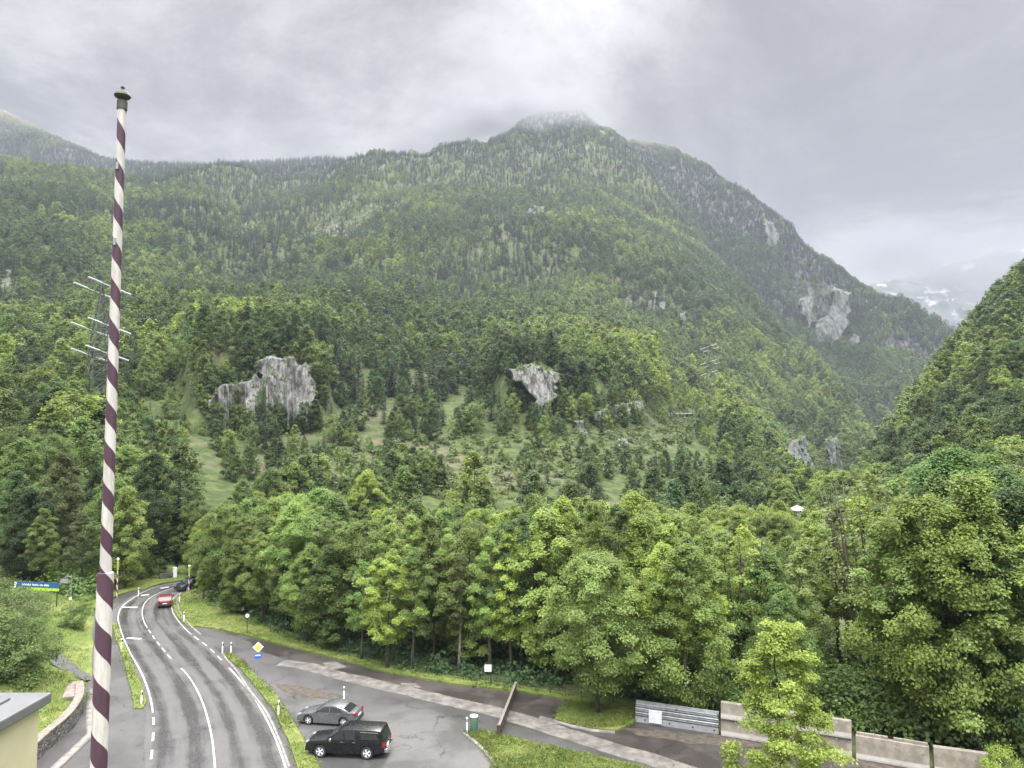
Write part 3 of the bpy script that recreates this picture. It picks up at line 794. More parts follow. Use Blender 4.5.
# trees left of the road
for (px, py, z, top, sect, i, c, lb, wd) in [
    (-34, -86, 2.4, 478, 'hi', 4, 'mid', 'leafy tree at the picture edge above the banner end', .9),
    (14, -98, 2.6, 470, 'hi', 1, 'deep', 'dense dark tree rising just behind the banner', .9),
    (62, -102, 1.0, 452, 'hi', 3, 'olive', 'tall narrow feathery tree behind the banner post', 1.0),
    (82, -94, .4, 512, 'slim', 0, 'olive', 'small pointed feathery tree beside the big striped mast', 1.3),
    (44, -93, 1.2, 508, 'hi', 3, 'pale', 'pale slender tree directly behind the banner board', 1.0),
    (127, 588, .1, 486, 'hi', 1, 'pale', 'light green tree behind the far striped post', .95),
    (110, 582, .3, 470, 'hi', 4, 'mid', 'leafy tree seen close to the big striped mast', .9),
    (152, 570, .5, 452, 'hi', 0, 'deep', 'dark tall tree over the earth slope at the road bend', .9),
    (178, 566, 1.0, 462, 'shi', 0, 'spruce', 'dark spruce where the road leaves the valley', 1.1),
    (196, 572, .3, 500, 'hi', 2, 'pale', 'pale tree overhanging the parked van at the bend', .9)]:
    d = gp(px, py, z)[1] if py > 0 else -py; pair, Hp = PR[sect][i]
    stand(pair, Hp, px, d, top, GREEN[c], lb, wd, z - .15, rz=px * .7, name='spruce_tree' if sect == 'shi' else 'broadleaf_tree')
NT_NEAR = NB + 40

# ------------------------------------------------------------------ the nearest hillside trees, one by one
hid = (qy > np.interp(qx, TOPX, np.array(TOPY) + 22, left=-1, right=-1) + 0) & (qx > 196)
bx, by = proj(Q)
lane = (bx > 60) & (bx < 215) & (by > 566)                      # road, verge and lawns stay open
lane |= (bx < 100) & (by > 588)
size = np.where(inview & ~hid & ~lane, Hh / dist, -1)
NIND = 292 - NT_NEAR
order = np.argsort(-size)[:NIND]
single = np.zeros(len(Q), bool); single[order] = True
def region_of(x, y, rg, d):
    if rg == 2: return 'on the steep slope across the valley'
    if x < 215 and y > 440: return 'on the wooded slope left of the road'
    if x < 215: return 'around the foot of the lattice pylon'
    if x < 440: return 'on the hillside below the large pale cliff'
    if x < 660: return 'on the grassy hillside above the roadside wood'
    return 'on the wooded knoll beside the gorge'
def tint_name(v): return 'lime' if v > .62 else 'pale' if v > .2 else 'mid' if v > -.3 else 'deep'
for k in order:
    rg = region_of(bx[k], by[k], RG[k], dist[k])
    near = dist[k] < 150
    if SPR[k]:
        fam = PR['shi' if near else 'smid']; c = 'spruce' if TI[k] < .1 else 'spruceb'; nm = 'spruce_tree'; lb = f'dark pointed spruce among others {rg}'
    else:
        fam = PR['hi' if near else 'mid']; c = tint_name(TI[k]); nm = 'broadleaf_tree'; lb = f'{TONEW[c]} broadleaf tree among others {rg}'
    pair, Hp = fam[k % len(fam)]
    place_tree(nm, pair, Hp, tuple(Q[k] - np.array([0, 0, .4])), Hh[k], rotz[k], GREEN[c], lb, 'tree', lb.split(' among')[0] + 's ' + rg)
print('single hillside trees', len(order), 'to distance', dist[order].max())

# ------------------------------------------------------------------ the rest of the wood
protos = bpy.data.collections.new('forest_kinds')
IDX = {}
def proto(key, me, col):
    o = bpy.data.objects.new('kind_%03d' % len(IDX), me); o.color = (*col, 1); protos.objects.link(o); IDX[key] = len(IDX)
for lod, fam, hh in (('mid', PR['mid'], 0), ('low', PR['low'], 0)):
    for i, (pr, Hp) in enumerate(fam):
        for c in ('lime', 'pale', 'mid', 'deep'): proto((lod, i, c), pr[1], GREEN[c])
for lod, fam in (('smid', PR['smid']), ('slow', PR['slow'])):
    for i, (pr, Hp) in enumerate(fam):
        for c in ('spruce', 'spruceb'): proto((lod, i, c), pr[1], GREEN[c])
rest = ~single & ~lane & (inview | (dist < 900))
ki = np.nonzero(rest)[0]
idx = np.empty(len(ki), np.int32); scl = np.empty(len(ki), np.float32)
for n_, k in enumerate(ki):
    lod = dist[k] < 330
    if SPR[k]:
        key = ('smid' if lod else 'slow', k % 3, 'spruce' if TI[k] < .1 else 'spruceb'); s = Hh[k] / 18
    else:
        key = ('mid' if lod else 'low', k % (4 if lod else 5), tint_name(TI[k])); s = Hh[k] / 14
    idx[n_] = IDX[key]; scl[n_] = s
fm = bpy.data.meshes.new('forest'); fm.vertices.add(len(ki))
fm.vertices.foreach_set('co', (Q[ki] - np.array([0, 0, .6])).astype(np.float32).ravel())
for nme, typ, arr in (('kind_index', 'INT', idx), ('tree_scale', 'FLOAT', scl), ('turn', 'FLOAT', rotz[ki].astype(np.float32))):
    fm.attributes.new(nme, typ, 'POINT').data.foreach_set('value', arr)
ctab = {v: GREEN[k[2]] for k, v in IDX.items()}
fm.attributes.new('color', 'FLOAT_COLOR', 'POINT').data.foreach_set('color', np.array([(*ctab[i], 1) for i in idx], np.float32).ravel())
fm.update()
fo = link('forest', fm); tag(fo, 'mixed wood of beech and spruce covering the mountain sides', 'forest', kind='stuff')
def instancer(o, coll, gname):
    ng = bpy.data.node_groups.new(gname, 'GeometryNodeTree')
    ng.interface.new_socket('Geometry', in_out='INPUT', socket_type='NodeSocketGeometry'); ng.interface.new_socket('Geometry', in_out='OUTPUT', socket_type='NodeSocketGeometry')
    N = ng.nodes.new; gi = N('NodeGroupInput'); go = N('NodeGroupOutput'); ip = N('GeometryNodeInstanceOnPoints'); ci = N('GeometryNodeCollectionInfo')
    ci.inputs['Collection'].default_value = coll; ci.inputs['Separate Children'].default_value = True; ci.inputs['Reset Children'].default_value = True
    def na(name, t_):
        a = N('GeometryNodeInputNamedAttribute'); a.data_type = t_; a.inputs['Name'].default_value = name; return a.outputs[0]
    cb = N('ShaderNodeCombineXYZ'); ng.links.new(na('turn', 'FLOAT'), cb.inputs[2])
    ng.links.new(gi.outputs[0], ip.inputs['Points']); ng.links.new(ci.outputs[0], ip.inputs['Instance']); ip.inputs['Pick Instance'].default_value = True
    ng.links.new(na('kind_index', 'INT'), ip.inputs['Instance Index'])
    ng.links.new(cb.outputs[0], ip.inputs['Rotation']); ng.links.new(na('tree_scale', 'FLOAT'), ip.inputs['Scale'])
    ng.links.new(ip.outputs[0], go.inputs[0])
    md = o.modifiers.new('trees', 'NODES'); md.node_group = ng
instancer(fo, protos, 'forest_trees')
print('forest trees', len(ki))

# ------------------------------------------------------------------ undergrowth along the wood's edge and low scrub on the openings
def scrub(name, label, pts, hts, seed, per=46, leaf=.3, col=GREEN['deep']):
    g = np.random.default_rng(seed); n = len(pts); k = np.repeat(np.arange(n), per)
    d = g.normal(size=(len(k), 3)); d[:, 2] = np.abs(d[:, 2]); d /= np.linalg.norm(d, axis=1, keepdims=True)
    h = hts[k][:, None]
    P = pts[k] + d * h * np.array([.75, .75, 1.0]) * g.uniform(.35, 1, (len(k), 1))
    N = d + np.array([0, 0, .6]) + g.normal(size=(len(k), 3)) * .4
    L = leaf * g.uniform(.6, 1.3, len(k)) * np.clip(hts[k] / 1.2, .5, 2.5)
    V, F_, T = leaves(P, N, L, L * .7, np.clip(g.uniform(0, 1, n)[k] * .6 + g.uniform(0, .4, len(k)), 0, 1), g)
    o = link(name, crown_mesh(name, V, F_, T)); o.color = (*col, 1)
    return tag(o, label, 'undergrowth', kind='stuff')
g = np.random.default_rng(9)
x = g.uniform(196, 1080, 900); off = g.uniform(.3, 16, 900) ** 1.0
d = wood_edge(x) + off
pts = np.stack([(x - 512) / FPX * d, d, np.full(900, -.1)], 1)
keep = ~((x > 548) & (x < 648) & (off < 2.5))
scrub('undergrowth', 'leafy undergrowth along the edge of the roadside wood', pts[keep], g.uniform(.5, 1.9, 900)[keep] * np.clip(off[keep] / 3, .35, 1.2), 10)
x = np.concatenate([g.uniform(-40, 112, 170), g.uniform(146, 205, 60)]); d = np.concatenate([g.uniform(90, 124, 170), g.uniform(116, 126, 60)])
scrub('undergrowth', 'leafy thicket at the foot of the slope left of the road', np.stack([(x - 512) / FPX * d, d, np.full(230, .2)], 1), g.uniform(1.2, 4.0, 230), 14, per=280, leaf=.17, col=GREEN['mid'])
g2 = np.random.default_rng(31); xx = g2.uniform(-30, 56, 260); yy = g2.uniform(600, 690, 260); kk = (xx < 34 + (690 - yy) * .12) & ~((xx > 38) & (yy > 640)); xx, yy = xx[kk], yy[kk]
pb = np.array([gp(a_, b_, float(np.interp(b_, [600, 690], [2.6, 1.5]))) for a_, b_ in zip(xx, yy)])
scrub('undergrowth', 'tangled shrubs crowding the bank below the banner', pb, g2.uniform(.5, 1.7, len(pb)), 33, per=230, leaf=.17, col=GREEN['mid'])
x = np.concatenate([g.uniform(640, 1075, 200), g.uniform(780, 910, 60)]); off = np.concatenate([g.uniform(1.6, 6, 200), g.uniform(5, 22, 60)]); d = wood_edge(x) + off
scrub('undergrowth', 'dense low foliage behind the steel and concrete barriers', np.stack([(x - 512) / FPX * d, d, np.full(260, .3)], 1), g.uniform(.9, 3.0, 260) * np.clip((x - 560) / 200, .5, 1.35), 15, per=260, leaf=.13, col=GREEN['mid'])
Q_, x_, y_, g_ = scatter(px1, py1, P1, 1 / 9, 88)
m_ = (anyin(x_, y_, CLEAR + SEMI[:1] + SEMI[1:2])) & (g_.uniform(0, 1, len(x_)) < .75) & (x_ > 60)
scrub('undergrowth', 'low scrub and saplings on the grassy openings of the hillside', Q_[m_], g_.uniform(.3, 1.0, m_.sum()) ** 2 * 3.2 + .25, 12, per=26, leaf=.55, col=GREEN['mid'])
# ------------------------------------------------------------------ ground
def grass_mat():
    m, t, b = new_mat('grass')
    p = t.pos()
    n = t.noise(p, 1.6, 8, .68); n2 = t.noise(p, .22, 4, .6); n3 = t.noise(p, 9, 4, .7)
    c = t.mix(t.ramp(n2, .35, .65), (.115, .165, .035), (.20, .225, .065))
    c = t.mix(t.ramp(n, .42, .7), c, (.085, .135, .03))
    c = t.mix(t.ramp(n3, .55, .75, 0, .6), c, (.27, .28, .11))
    t.set(b.inputs['Base Color'], c); b.inputs['Roughness'].default_value = .85; b.inputs['Specular IOR Level'].default_value = .2
    bump(t, b, n3, .8, .15)
    return m
GRASS = grass_mat()
def floor_mat():
    m, t, b = new_mat('forest_floor')
    p = t.pos()
    c = t.mix(t.ramp(t.noise(p, .7, 7, .65), .35, .65), (.045, .055, .02), (.085, .105, .03))
    t.set(b.inputs['Base Color'], c); b.inputs['Roughness'].default_value = .95
    return m
S = 9000
GY = [-300, 0, 100, 190] + list(range(200, 640, 20)) + [1000, 3000, S]
go = link('ground', np_mesh('ground', [(x_, y_, float(zg(y_))) for y_ in GY for x_ in (-S, S)], [(2 * i, 2 * i + 1, 2 * i + 3, 2 * i + 2) for i in range(len(GY) - 1)], mat=floor_mat())); go['kind'] = 'structure'
def smooth_line(pts, step=1.0):
    P = np.asarray(pts, float); s = np.concatenate([[0], np.cumsum(np.linalg.norm(np.diff(P, axis=0), axis=1))])
    si = np.linspace(0, s[-1], max(3, int(s[-1] / step)))
    # Catmull-Rom on chord length
    m = np.gradient(P, s, axis=0); k = np.clip(np.searchsorted(s, si) - 1, 0, len(s) - 2)
    h = (s[k + 1] - s[k])[:, None]; t_ = ((si - s[k]) / (s[k + 1] - s[k]))[:, None]
    return P[k] * (2 * t_**3 - 3 * t_**2 + 1) + h * m[k] * (t_**3 - 2 * t_**2 + t_) + P[k + 1] * (3 * t_**2 - 2 * t_**3) + h * m[k + 1] * (t_**3 - t_**2)
def pl(pix, z=0.0, step=1.0, sm=True):
    a = np.array(pix, float); P = gp(a[:, 0], a[:, 1], z)
    return smooth_line(P, step) if sm else P
def poly_sheet(name, P, mat, z, kind='structure', thick=0.0, jag=0.0, seed=0):
    P = np.asarray(P, float)[:, :2]
    if jag:
        Pr = []
        for i in range(len(P)):
            a, b = P[i], P[(i + 1) % len(P)]; n = max(1, int(np.linalg.norm(b - a) / .5))
            for k in range(n): Pr.append(a + (b - a) * k / n)
        P = np.array(Pr); q = np.c_[P, np.zeros(len(P))]
        P = P + jag * np.stack([fbm(q, 1.3, 3, seed), fbm(q, 1.3, 3, seed + 5)], 1)
    bm = bmesh.new(); vs_ = [bm.verts.new((x, y, z)) for x, y in P]
    f = bm.faces.new(vs_)
    f.normal_update()
    if f.normal.z < 0: f.normal_flip()
    if thick:
        lo = [bm.verts.new((v.co.x, v.co.y, z - thick)) for v in vs_]
        for i in range(len(vs_)):
            j = (i + 1) % len(vs_); bm.faces.new((vs_[i], vs_[j], lo[j], lo[i]))
    bmesh.ops.triangulate(bm, faces=[f for f in bm.faces if len(f.verts) > 4])
    bmesh.ops.recalc_face_normals(bm, faces=bm.faces)
    if not thick:
        for f in bm.faces:
            if f.normal.z < 0: f.normal_flip()
    me = bpy.data.meshes.new(name); bm.to_mesh(me); bm.free(); me.materials.append(mat)
    o = link(name, me)
    if kind: o['kind'] = kind
    return o
def offset(P, w_):
    t_ = np.gradient(P[:, :2], axis=0); t_ /= np.linalg.norm(t_, axis=1, keepdims=True) + 1e-9
    q = P.copy(); q[:, 0] += -t_[:, 1] * w_; q[:, 1] += t_[:, 0] * w_; return q
def ladder(name, A, B, mat, z, m=1, uv=True):
    """surface between two lines with across / along coordinates in metres"""
    n = 220
    def rs(P):
        s = np.concatenate([[0], np.cumsum(np.linalg.norm(np.diff(P, axis=0), axis=1))]); si = np.linspace(0, s[-1], n)
        return np.stack([np.interp(si, s, P[:, k]) for k in range(3)], 1), si
    a, sa = rs(A); b, sb = rs(B)
    K = 13
    V = np.stack([a + (b - a) * (k / (K - 1)) for k in range(K)], 1); V[..., 2] = z
    i = np.arange(n * K).reshape(n, K)
    F_ = np.stack([i[:-1, :-1], i[:-1, 1:], i[1:, 1:], i[1:, :-1]], -1).reshape(-1, 4)
    me = np_mesh(name, V.reshape(-1, 3), F_, mat=mat)
    U = np.broadcast_to(np.linspace(0, 1, K), (n, K)); L_ = np.broadcast_to(((sa + sb) / 2)[:, None], (n, K))
    for nm, arr in (('across', U), ('along', L_)):
        me.attributes.new(nm, 'FLOAT', 'POINT').data.foreach_set('value', arr.astype(np.float32).ravel())
    o = link(name, me); o['kind'] = 'structure'; return o
def ribbon(P, w_, z, V, F_, d0=None):
    a = offset(P, w_ / 2); b = offset(P, -w_ / 2); n = len(V)
    for i in range(len(P)): V += [(a[i, 0], a[i, 1], z), (b[i, 0], b[i, 1], z)]
    F_ += [(n + 2 * i, n + 2 * i + 1, n + 2 * i + 3, n + 2 * i + 2) for i in range(len(P) - 1)]
def ribbons(name, lines, mat, z):
    V = []; F_ = []
    for P, w_ in lines: ribbon(P, w_, z, V, F_)
    o = link(name, np_mesh(name, V, F_, mat=mat)); o['kind'] = 'structure'; return o
def dashes(P, on, off_, start=0.0):
    s = np.concatenate([[0], np.cumsum(np.linalg.norm(np.diff(P, axis=0), axis=1))]); out = []; q = start
    while q + on < s[-1]:
        si = np.linspace(q, q + on, 4); out.append(np.stack([np.interp(si, s, P[:, k]) for k in range(3)], 1)); q += on + off_
    return out
def kerb(name, P, w_, h, mat, z0=0.0):
    a = offset(P, w_ / 2); b = offset(P, -w_ / 2); V = []; F_ = []
    for i in range(len(P)):
        V += [(a[i, 0], a[i, 1], z0), (a[i, 0], a[i, 1], z0 + h), (b[i, 0], b[i, 1], z0 + h), (b[i, 0], b[i, 1], z0)]
    for i in range(len(P) - 1):
        for k in range(3): F_.append((4 * i + k, 4 * i + 4 + k, 4 * i + 5 + k, 4 * i + 1 + k))
    F_ += [(0, 1, 2, 3), (4 * len(P) - 4, 4 * len(P) - 1, 4 * len(P) - 2, 4 * len(P) - 3)]
    o = link(name, np_mesh(name, V, F_, mat=mat)); o['kind'] = 'structure'; return o

def asphalt(name, dry, wet, thr=(.42, .58), streak=False, rough=(.28, .6), big=.10, cracks=True):
    m, t, b = new_mat(name)
    p = t.pos()
    n = t.noise(p, big, 7, .62, .4); fine = t.noise(p, 7, 6, .75); n3 = t.noise(p, 1.1, 6, .65)
    if streak:
        cb = t.nt.nodes.new('ShaderNodeCombineXYZ'); ac = t.attr('across'); al = t.attr('along')
        t.L.new(t.math('MULTIPLY', ac, 8.0), cb.inputs[0]); t.L.new(t.math('MULTIPLY', al, .075), cb.inputs[1])
        s = t.noise(cb.outputs[0], .8, 8, .68, .12)
        # tyre tracks of the two lanes stay wet longest
        tr = None
        lane2 = t.math('FRACT', t.math('MULTIPLY', ac, 2.0))
        tw = t.math('ABSOLUTE', t.math('SUBTRACT', t.math('ABSOLUTE', t.math('SUBTRACT', lane2, .5)), .22))
        tw = t.ramp(tw, .03, .15, 1, 0)
        n = t.math('ADD', t.math('MULTIPLY', s, .66), t.math('MULTIPLY', t.noise(p, .35, 7, .72), .34))
        n = t.math('ADD', n, t.math('MULTIPLY', t.math('SUBTRACT', tw, .4), -.075))
    wetf = t.ramp(n, thr[0], thr[1], 1, 0)
    c = t.mix(wetf, dry, wet)
    c = t.mix(t.ramp(n3, .35, .75, 0, .35), c, tuple(x * .6 for x in dry))
    c = t.mix(t.ramp(fine, .35, .7, 0, .35), c, tuple(min(1, x * 1.8) for x in dry))
    if cracks:
        v = t.nt.nodes.new('ShaderNodeTexVoronoi'); v.feature = 'DISTANCE_TO_EDGE'; v.inputs['Scale'].default_value = .16
        dd = t.nt.nodes.new('ShaderNodeVectorMath'); dd.operation = 'ADD'; t.L.new(p, dd.inputs[0])
        nz = t.nt.nodes.new('ShaderNodeTexNoise'); nz.inputs['Scale'].default_value = .6; nz.inputs['Detail'].default_value = 5; t.L.new(p, nz.inputs['Vector'])
        sc_ = t.nt.nodes.new('ShaderNodeVectorMath'); sc_.operation = 'SCALE'; sc_.inputs[3].default_value = 2.5; t.L.new(nz.outputs['Color'], sc_.inputs[0]); t.L.new(sc_.outputs[0], dd.inputs[1])
        t.L.new(dd.outputs[0], v.inputs['Vector'])
        c = t.mix(t.math('MULTIPLY', t.ramp(v.outputs['Distance'], .0, .012, 1, 0), t.ramp(t.noise(p, .25, 3), .45, .55)), c, tuple(x * .45 for x in wet))
    t.set(b.inputs['Base Color'], c)
    t.set(b.inputs['Roughness'], t.math('ADD', t.math('MULTIPLY', wetf, rough[0] - rough[1]), rough[1]))
    bump(t, b, fine, .25, .02)
    return m
ASPH = asphalt('asphalt', (.074, .072, .071), (.054, .053, .052), rough=(.32, .55))
ASPD = asphalt('dark_asphalt', (.052, .046, .041), (.032, .028, .026), rough=(.35, .65), big=.2)
ROADM = asphalt('wet_road', (.082, .080, .079), (.030, .029, .029), thr=(.38, .58), streak=True, rough=(.24, .5), cracks=False)
CONC = plain('old_concrete', (.135, .126, .112), .85, var=.4, scale=1.1, worn=(.065, .058, .052))
KERB = plain('kerb_stone', (.20, .19, .17), .8, var=.3, scale=2.0)
PAINT = plain('road_paint', (.38, .38, .37), .5, var=.15, scale=4, worn=(.40, .40, .39))
PAINTW = plain('worn_road_paint', (.50, .50, .49), .5, var=.2, scale=5, worn=(.16, .16, .16))
SOIL = plain('bare_soil', (.068, .057, .044), .95, var=.45, scale=2.4, worn=(.115, .10, .075))

LEFT = [(240, 577.5), (215, 578.5), (195, 580.5), (180, 582.3), (162.5, 585.3), (145, 591.5), (131, 599.5), (121.5, 607.5), (118.3, 615), (120, 628), (129, 650.5), (144, 678.7), (151, 701), (153.5, 720), (152.5, 745), (150, 768), (144, 800), (134, 840)]
CENT = [(240, 580), (215, 581.8), (195, 584), (181, 586.2), (165.6, 590.2), (153, 596), (145.3, 602.5), (142.4, 610), (143.5, 620.5), (150, 632), (161, 647), (170.5, 658), (187.4, 675), (200.5, 697.4), (208, 720), (212.5, 742), (215, 768), (217, 800), (217, 840)]
RIGHT = [(240, 583.5), (215, 585.5), (198, 587.8), (184, 591.5), (175, 596.5), (171.5, 601), (171.6, 607), (173.5, 613.5), (178, 620.5), (187.4, 631), (210, 648.7), (225, 663.7), (240, 680), (256, 701), (274, 735), (286, 768), (296, 800), (306, 840)]
FARB = [(187, 627), (200, 627.5), (223, 631), (247, 636.5), (286, 646.5), (325, 656.5), (387.5, 673.5), (450, 684.5), (508, 691.5), (529, 694), (568, 701.5), (554, 721), (572, 726), (590, 730), (615, 732), (628, 727), (635, 722), (720, 735), (853, 757), (930, 771), (1000, 783), (1150, 808)]
SIDEL = [(150, 586), (130, 592), (112, 599), (97, 610), (93, 625), (92, 650), (92, 675), (90, 690), (88, 712), (90, 735), (56, 766), (30, 790), (0, 825)]
poly = pl(SIDEL, step=1.5).tolist() + [tuple(gp(0, 900)), tuple(gp(1150, 900))] + pl(FARB, sm=False)[::-1].tolist() + [tuple(gp(176, 600)), tuple(gp(182, 592))]
poly_sheet('car_park', poly, ASPH, .0)
Lp, Cp, Rp = pl(LEFT), pl(CENT), pl(RIGHT)
ladder('road', offset(Lp, -.55), offset(Rp, .45), ROADM, .004) if False else None
def rs_n(P, n=400):
    s = np.concatenate([[0], np.cumsum(np.linalg.norm(np.diff(P, axis=0), axis=1))]); si = np.linspace(0, s[-1], n)
    return np.stack([np.interp(si, s, P[:, k]) for k in range(3)], 1)
# which side is outwards: lines run from the bend towards the camera, so the left edge has the road on its left hand
ladder('road', offset(Lp, -.5), offset(Rp, .4), ROADM, .004)
def cut(P, y0, y1):
    m_ = (P[:, 1] > 15000 / (y1 - 434)) & (P[:, 1] < 15000 / (y0 - 434)); return P[m_]
def ticks(P, h):
    return P
lines = [(cut(Lp, 577, 707), .12), (cut(Cp, 579, 625), .10), (cut(Cp, 660, 850), .12), (cut(Rp, 583, 631), .10), (cut(Rp, 662, 850), .13)]
lines += [(q, .15) for q in dashes(cut(Lp, 707, 850), 1.5, 1.5)] + [(q, .12) for q in dashes(cut(Cp, 625, 660), 1.5, 1.1)] + [(q, .13) for q in dashes(cut(Rp, 631, 662), 1.5, 1.2)]
ribbons('road_markings', lines, PAINT, .012)
wl = [(pl([(121.5, 607.3), (137.5, 607.3)], sm=False), .38), (pl([(127, 638), (141, 639)], sm=False), .38), (pl([(141, 595.5), (149, 594.6)], sm=False), .6), (pl([(160, 588.3), (169, 587)], sm=False), .6)]
ribbons('worn_road_markings', wl, PAINTW, .012)
# darker old surface towards the wood, the strip of old concrete slabs, bare patches
STR = [(281, 662.5), (300, 665), (340.6, 676), (403, 690), (465.6, 705), (512.5, 716.5), (530.6, 722), (565, 733), (615, 749), (659, 762), (690, 772), (760, 796)]
sp = pl(STR)
up_ = offset(sp, .85) if offset(sp, .85)[5, 1] > sp[5, 1] else offset(sp, -.85)
dn_ = 2 * sp - up_
fb = pl(FARB, sm=False)
dark = up_.tolist() + [tuple(gp(1000, 830)), tuple(gp(1150, 808))] + fb[2:-1][::-1].tolist() + [tuple(gp(250, 642)), tuple(gp(262, 652))]
poly_sheet('dark_car_park_surface', dark, ASPD, .005, jag=.12, seed=4)
poly_sheet('concrete_path', up_.tolist() + dn_[::-1].tolist(), CONC, .010, jag=.22, seed=8)
for k, q in enumerate([[(322, 663), (336, 661.5), (346, 667), (330, 670.5)], [(400, 683), (416, 683.5), (422, 688), (404, 688)], [(540, 716), (560, 721), (556, 727), (538, 722)]]):
    poly_sheet('concrete_path', pl(q, sm=False), CONC, .010 + .003 * (k + 1), jag=.15, seed=20 + k)
poly_sheet('soil_path', pl([(274, 683), (290, 684.5), (318, 690), (345, 696.5), (340, 700), (312, 697), (284, 692)], sm=False), SOIL, .009, jag=.3, seed=3)
poly_sheet('dirt_ground', pl([(620, 727), (720, 737), (853, 759), (930, 773), (1000, 786), (1000, 792), (920, 783), (850, 766), (760, 749), (690, 744), (640, 737)], sm=False), SOIL, .016, jag=.5, seed=31)
# lawns and verges
def lawn(pix, h, seed, sm=False, z0=0.0):
    P = pl(pix, sm=False); P = np.vstack([P, P[:1]]); 
    return poly_sheet('grass_field', (smooth_line(P, 1.0)[:-1] if sm else P[:-1]), GRASS, h, thick=h + .05, jag=.08, seed=seed)
VER = [(222.5, 653.5), (232, 655), (240.6, 660.5), (256, 676), (275, 694.5), (297, 729), (306, 744), (320, 768), (345, 815), (312, 815), (297, 768), (290, 745), (274, 711), (256, 688), (240, 669), (228, 658.5)]
lawn(VER, .11, 41)
WED = [(112, 623), (117, 624), (121, 638), (131, 661), (141, 684), (146.5, 703), (143, 709), (134, 709), (131, 690), (124, 662), (116, 640)]
lawn(WED, .10, 42)
lawn([(465, 733), (474, 731), (487, 732.5), (510, 737), (534, 744), (565, 750), (596, 757.5), (630, 764), (655, 772), (690, 790), (690, 815), (520, 815), (497, 764), (480, 745)], .10, 43)
lawn([(568, 702), (620, 706), (640, 712), (634, 722), (628, 727), (615, 731.5), (590, 729.5), (572, 725.5), (554, 720.5)], .12, 44)
E = [(172.5, 601), (174, 611), (179, 619), (187, 627), (200, 627.3), (223, 630.5), (247, 636), (286, 646), (325, 656), (387.5, 673), (450, 684), (508, 691), (529, 693.5), (568, 701), (640, 712), (650, 706), (568, 694), (508, 685), (450, 677), (390, 666), (330, 648), (277, 628), (245, 616), (228, 608), (205, 598), (195, 588), (186, 592.5), (177, 597.5)]
lawn(E, .13, 45)
lawn([(240, 575), (215, 577), (195, 579), (180, 581), (162, 583.5), (146, 589), (132, 591), (112, 598), (97, 609), (80, 606), (80, 585), (110, 566), (240, 562)], .12, 46)
kerb('kerb', offset(cut(Rp, 592, 633), .65), .18, .15, KERB)
kerb('kerb', pl([(289, 768), (279, 741), (266, 713), (250, 692), (236, 671), (224, 656.5), (222, 652.5)][::-1]), .16, .14, KERB)
kerb('kerb', pl([(497, 768), (480, 747), (464, 734)]), .2, .12, KERB)
kerb('kerb', pl([(553, 721.5), (572, 727), (590, 731), (615, 733)]), .2, .13, KERB)
# grassy bank left of the side road
def bank():
    xs = [-260, 0, 30, 50, 70, 84, 93.5]
    rows_ = [[(770, 2.2), (700, 3), (650, 4), (600, 5.5), (560, 7)], [(752, 1.15), (700, 1.6), (650, 2.0), (612, 2.4), (585, 3.2)], [(745, 1.1), (700, 1.4), (650, 1.5), (612, 1.8), (588, 2.2)],
             [(735, 1.0), (700, 1.0), (655, 1.0), (615, 1.1), (590, 1.4)], [(715, .8), (692, .75), (650, .5), (612, .5), (592, .8)], [(702, .12), (690, .12), (650, .12), (612, .14), (594, .3)], [(694, -.02), (685, -.02), (645, -.02), (612, -.02), (598, -.02)]]
    net = [[(y, float(gp(x_, y, z_)[1])) for y, z_ in r] for x_, r in zip(xs, rows_)]
    a, b, P = sheet(xs, net, 90, 60, 51, amp=0.0005)
    o = sheet_mesh('grass_bank', P, GRASS)
    return P
BP = bank()
# light path on the bank, pavement and its kerb along the stone wall
def drape(pix, zf, name, mat, lift=.05, seed=0):
    a = np.array(pix, float); P = np.array([gp(x_, y_, z_ + lift) for (x_, y_), z_ in zip(a, zf)])
    bm = bmesh.new(); f = bm.faces.new([bm.verts.new(p_) for p_ in P]); bmesh.ops.triangulate(bm, faces=[f])
    bmesh.ops.subdivide_edges(bm, edges=bm.edges[:], cuts=3)
    for f in bm.faces:
        f.normal_update()
        if f.normal.z < 0: f.normal_flip()
    me = bpy.data.meshes.new(name); bm.to_mesh(me); bm.free(); me.materials.append(mat); o = link(name, me); o['kind'] = 'structure'
drape([(44, 654), (54, 650), (63, 655), (76, 665), (84, 672), (90, 674), (91, 680), (84, 680), (70, 674), (52, 664)], [1.1, 1.0, .75, .4, .15, .05, .05, .15, .5, 1.0], 'footpath', ASPH, .1)
poly_sheet('pavement', pl([(92, 676), (91.5, 690), (89, 712), (90, 735), (56, 766), (40, 780), (20, 800), (20, 775), (52, 748), (74, 729), (83, 714), (84, 690)], sm=False), ASPH, .10, thick=.1)
kerb('kerb', pl([(92.3, 690), (89.5, 712), (91, 735.5), (57.5, 767), (42, 781), (20, 803)], sm=False), .5, .13, KERB)

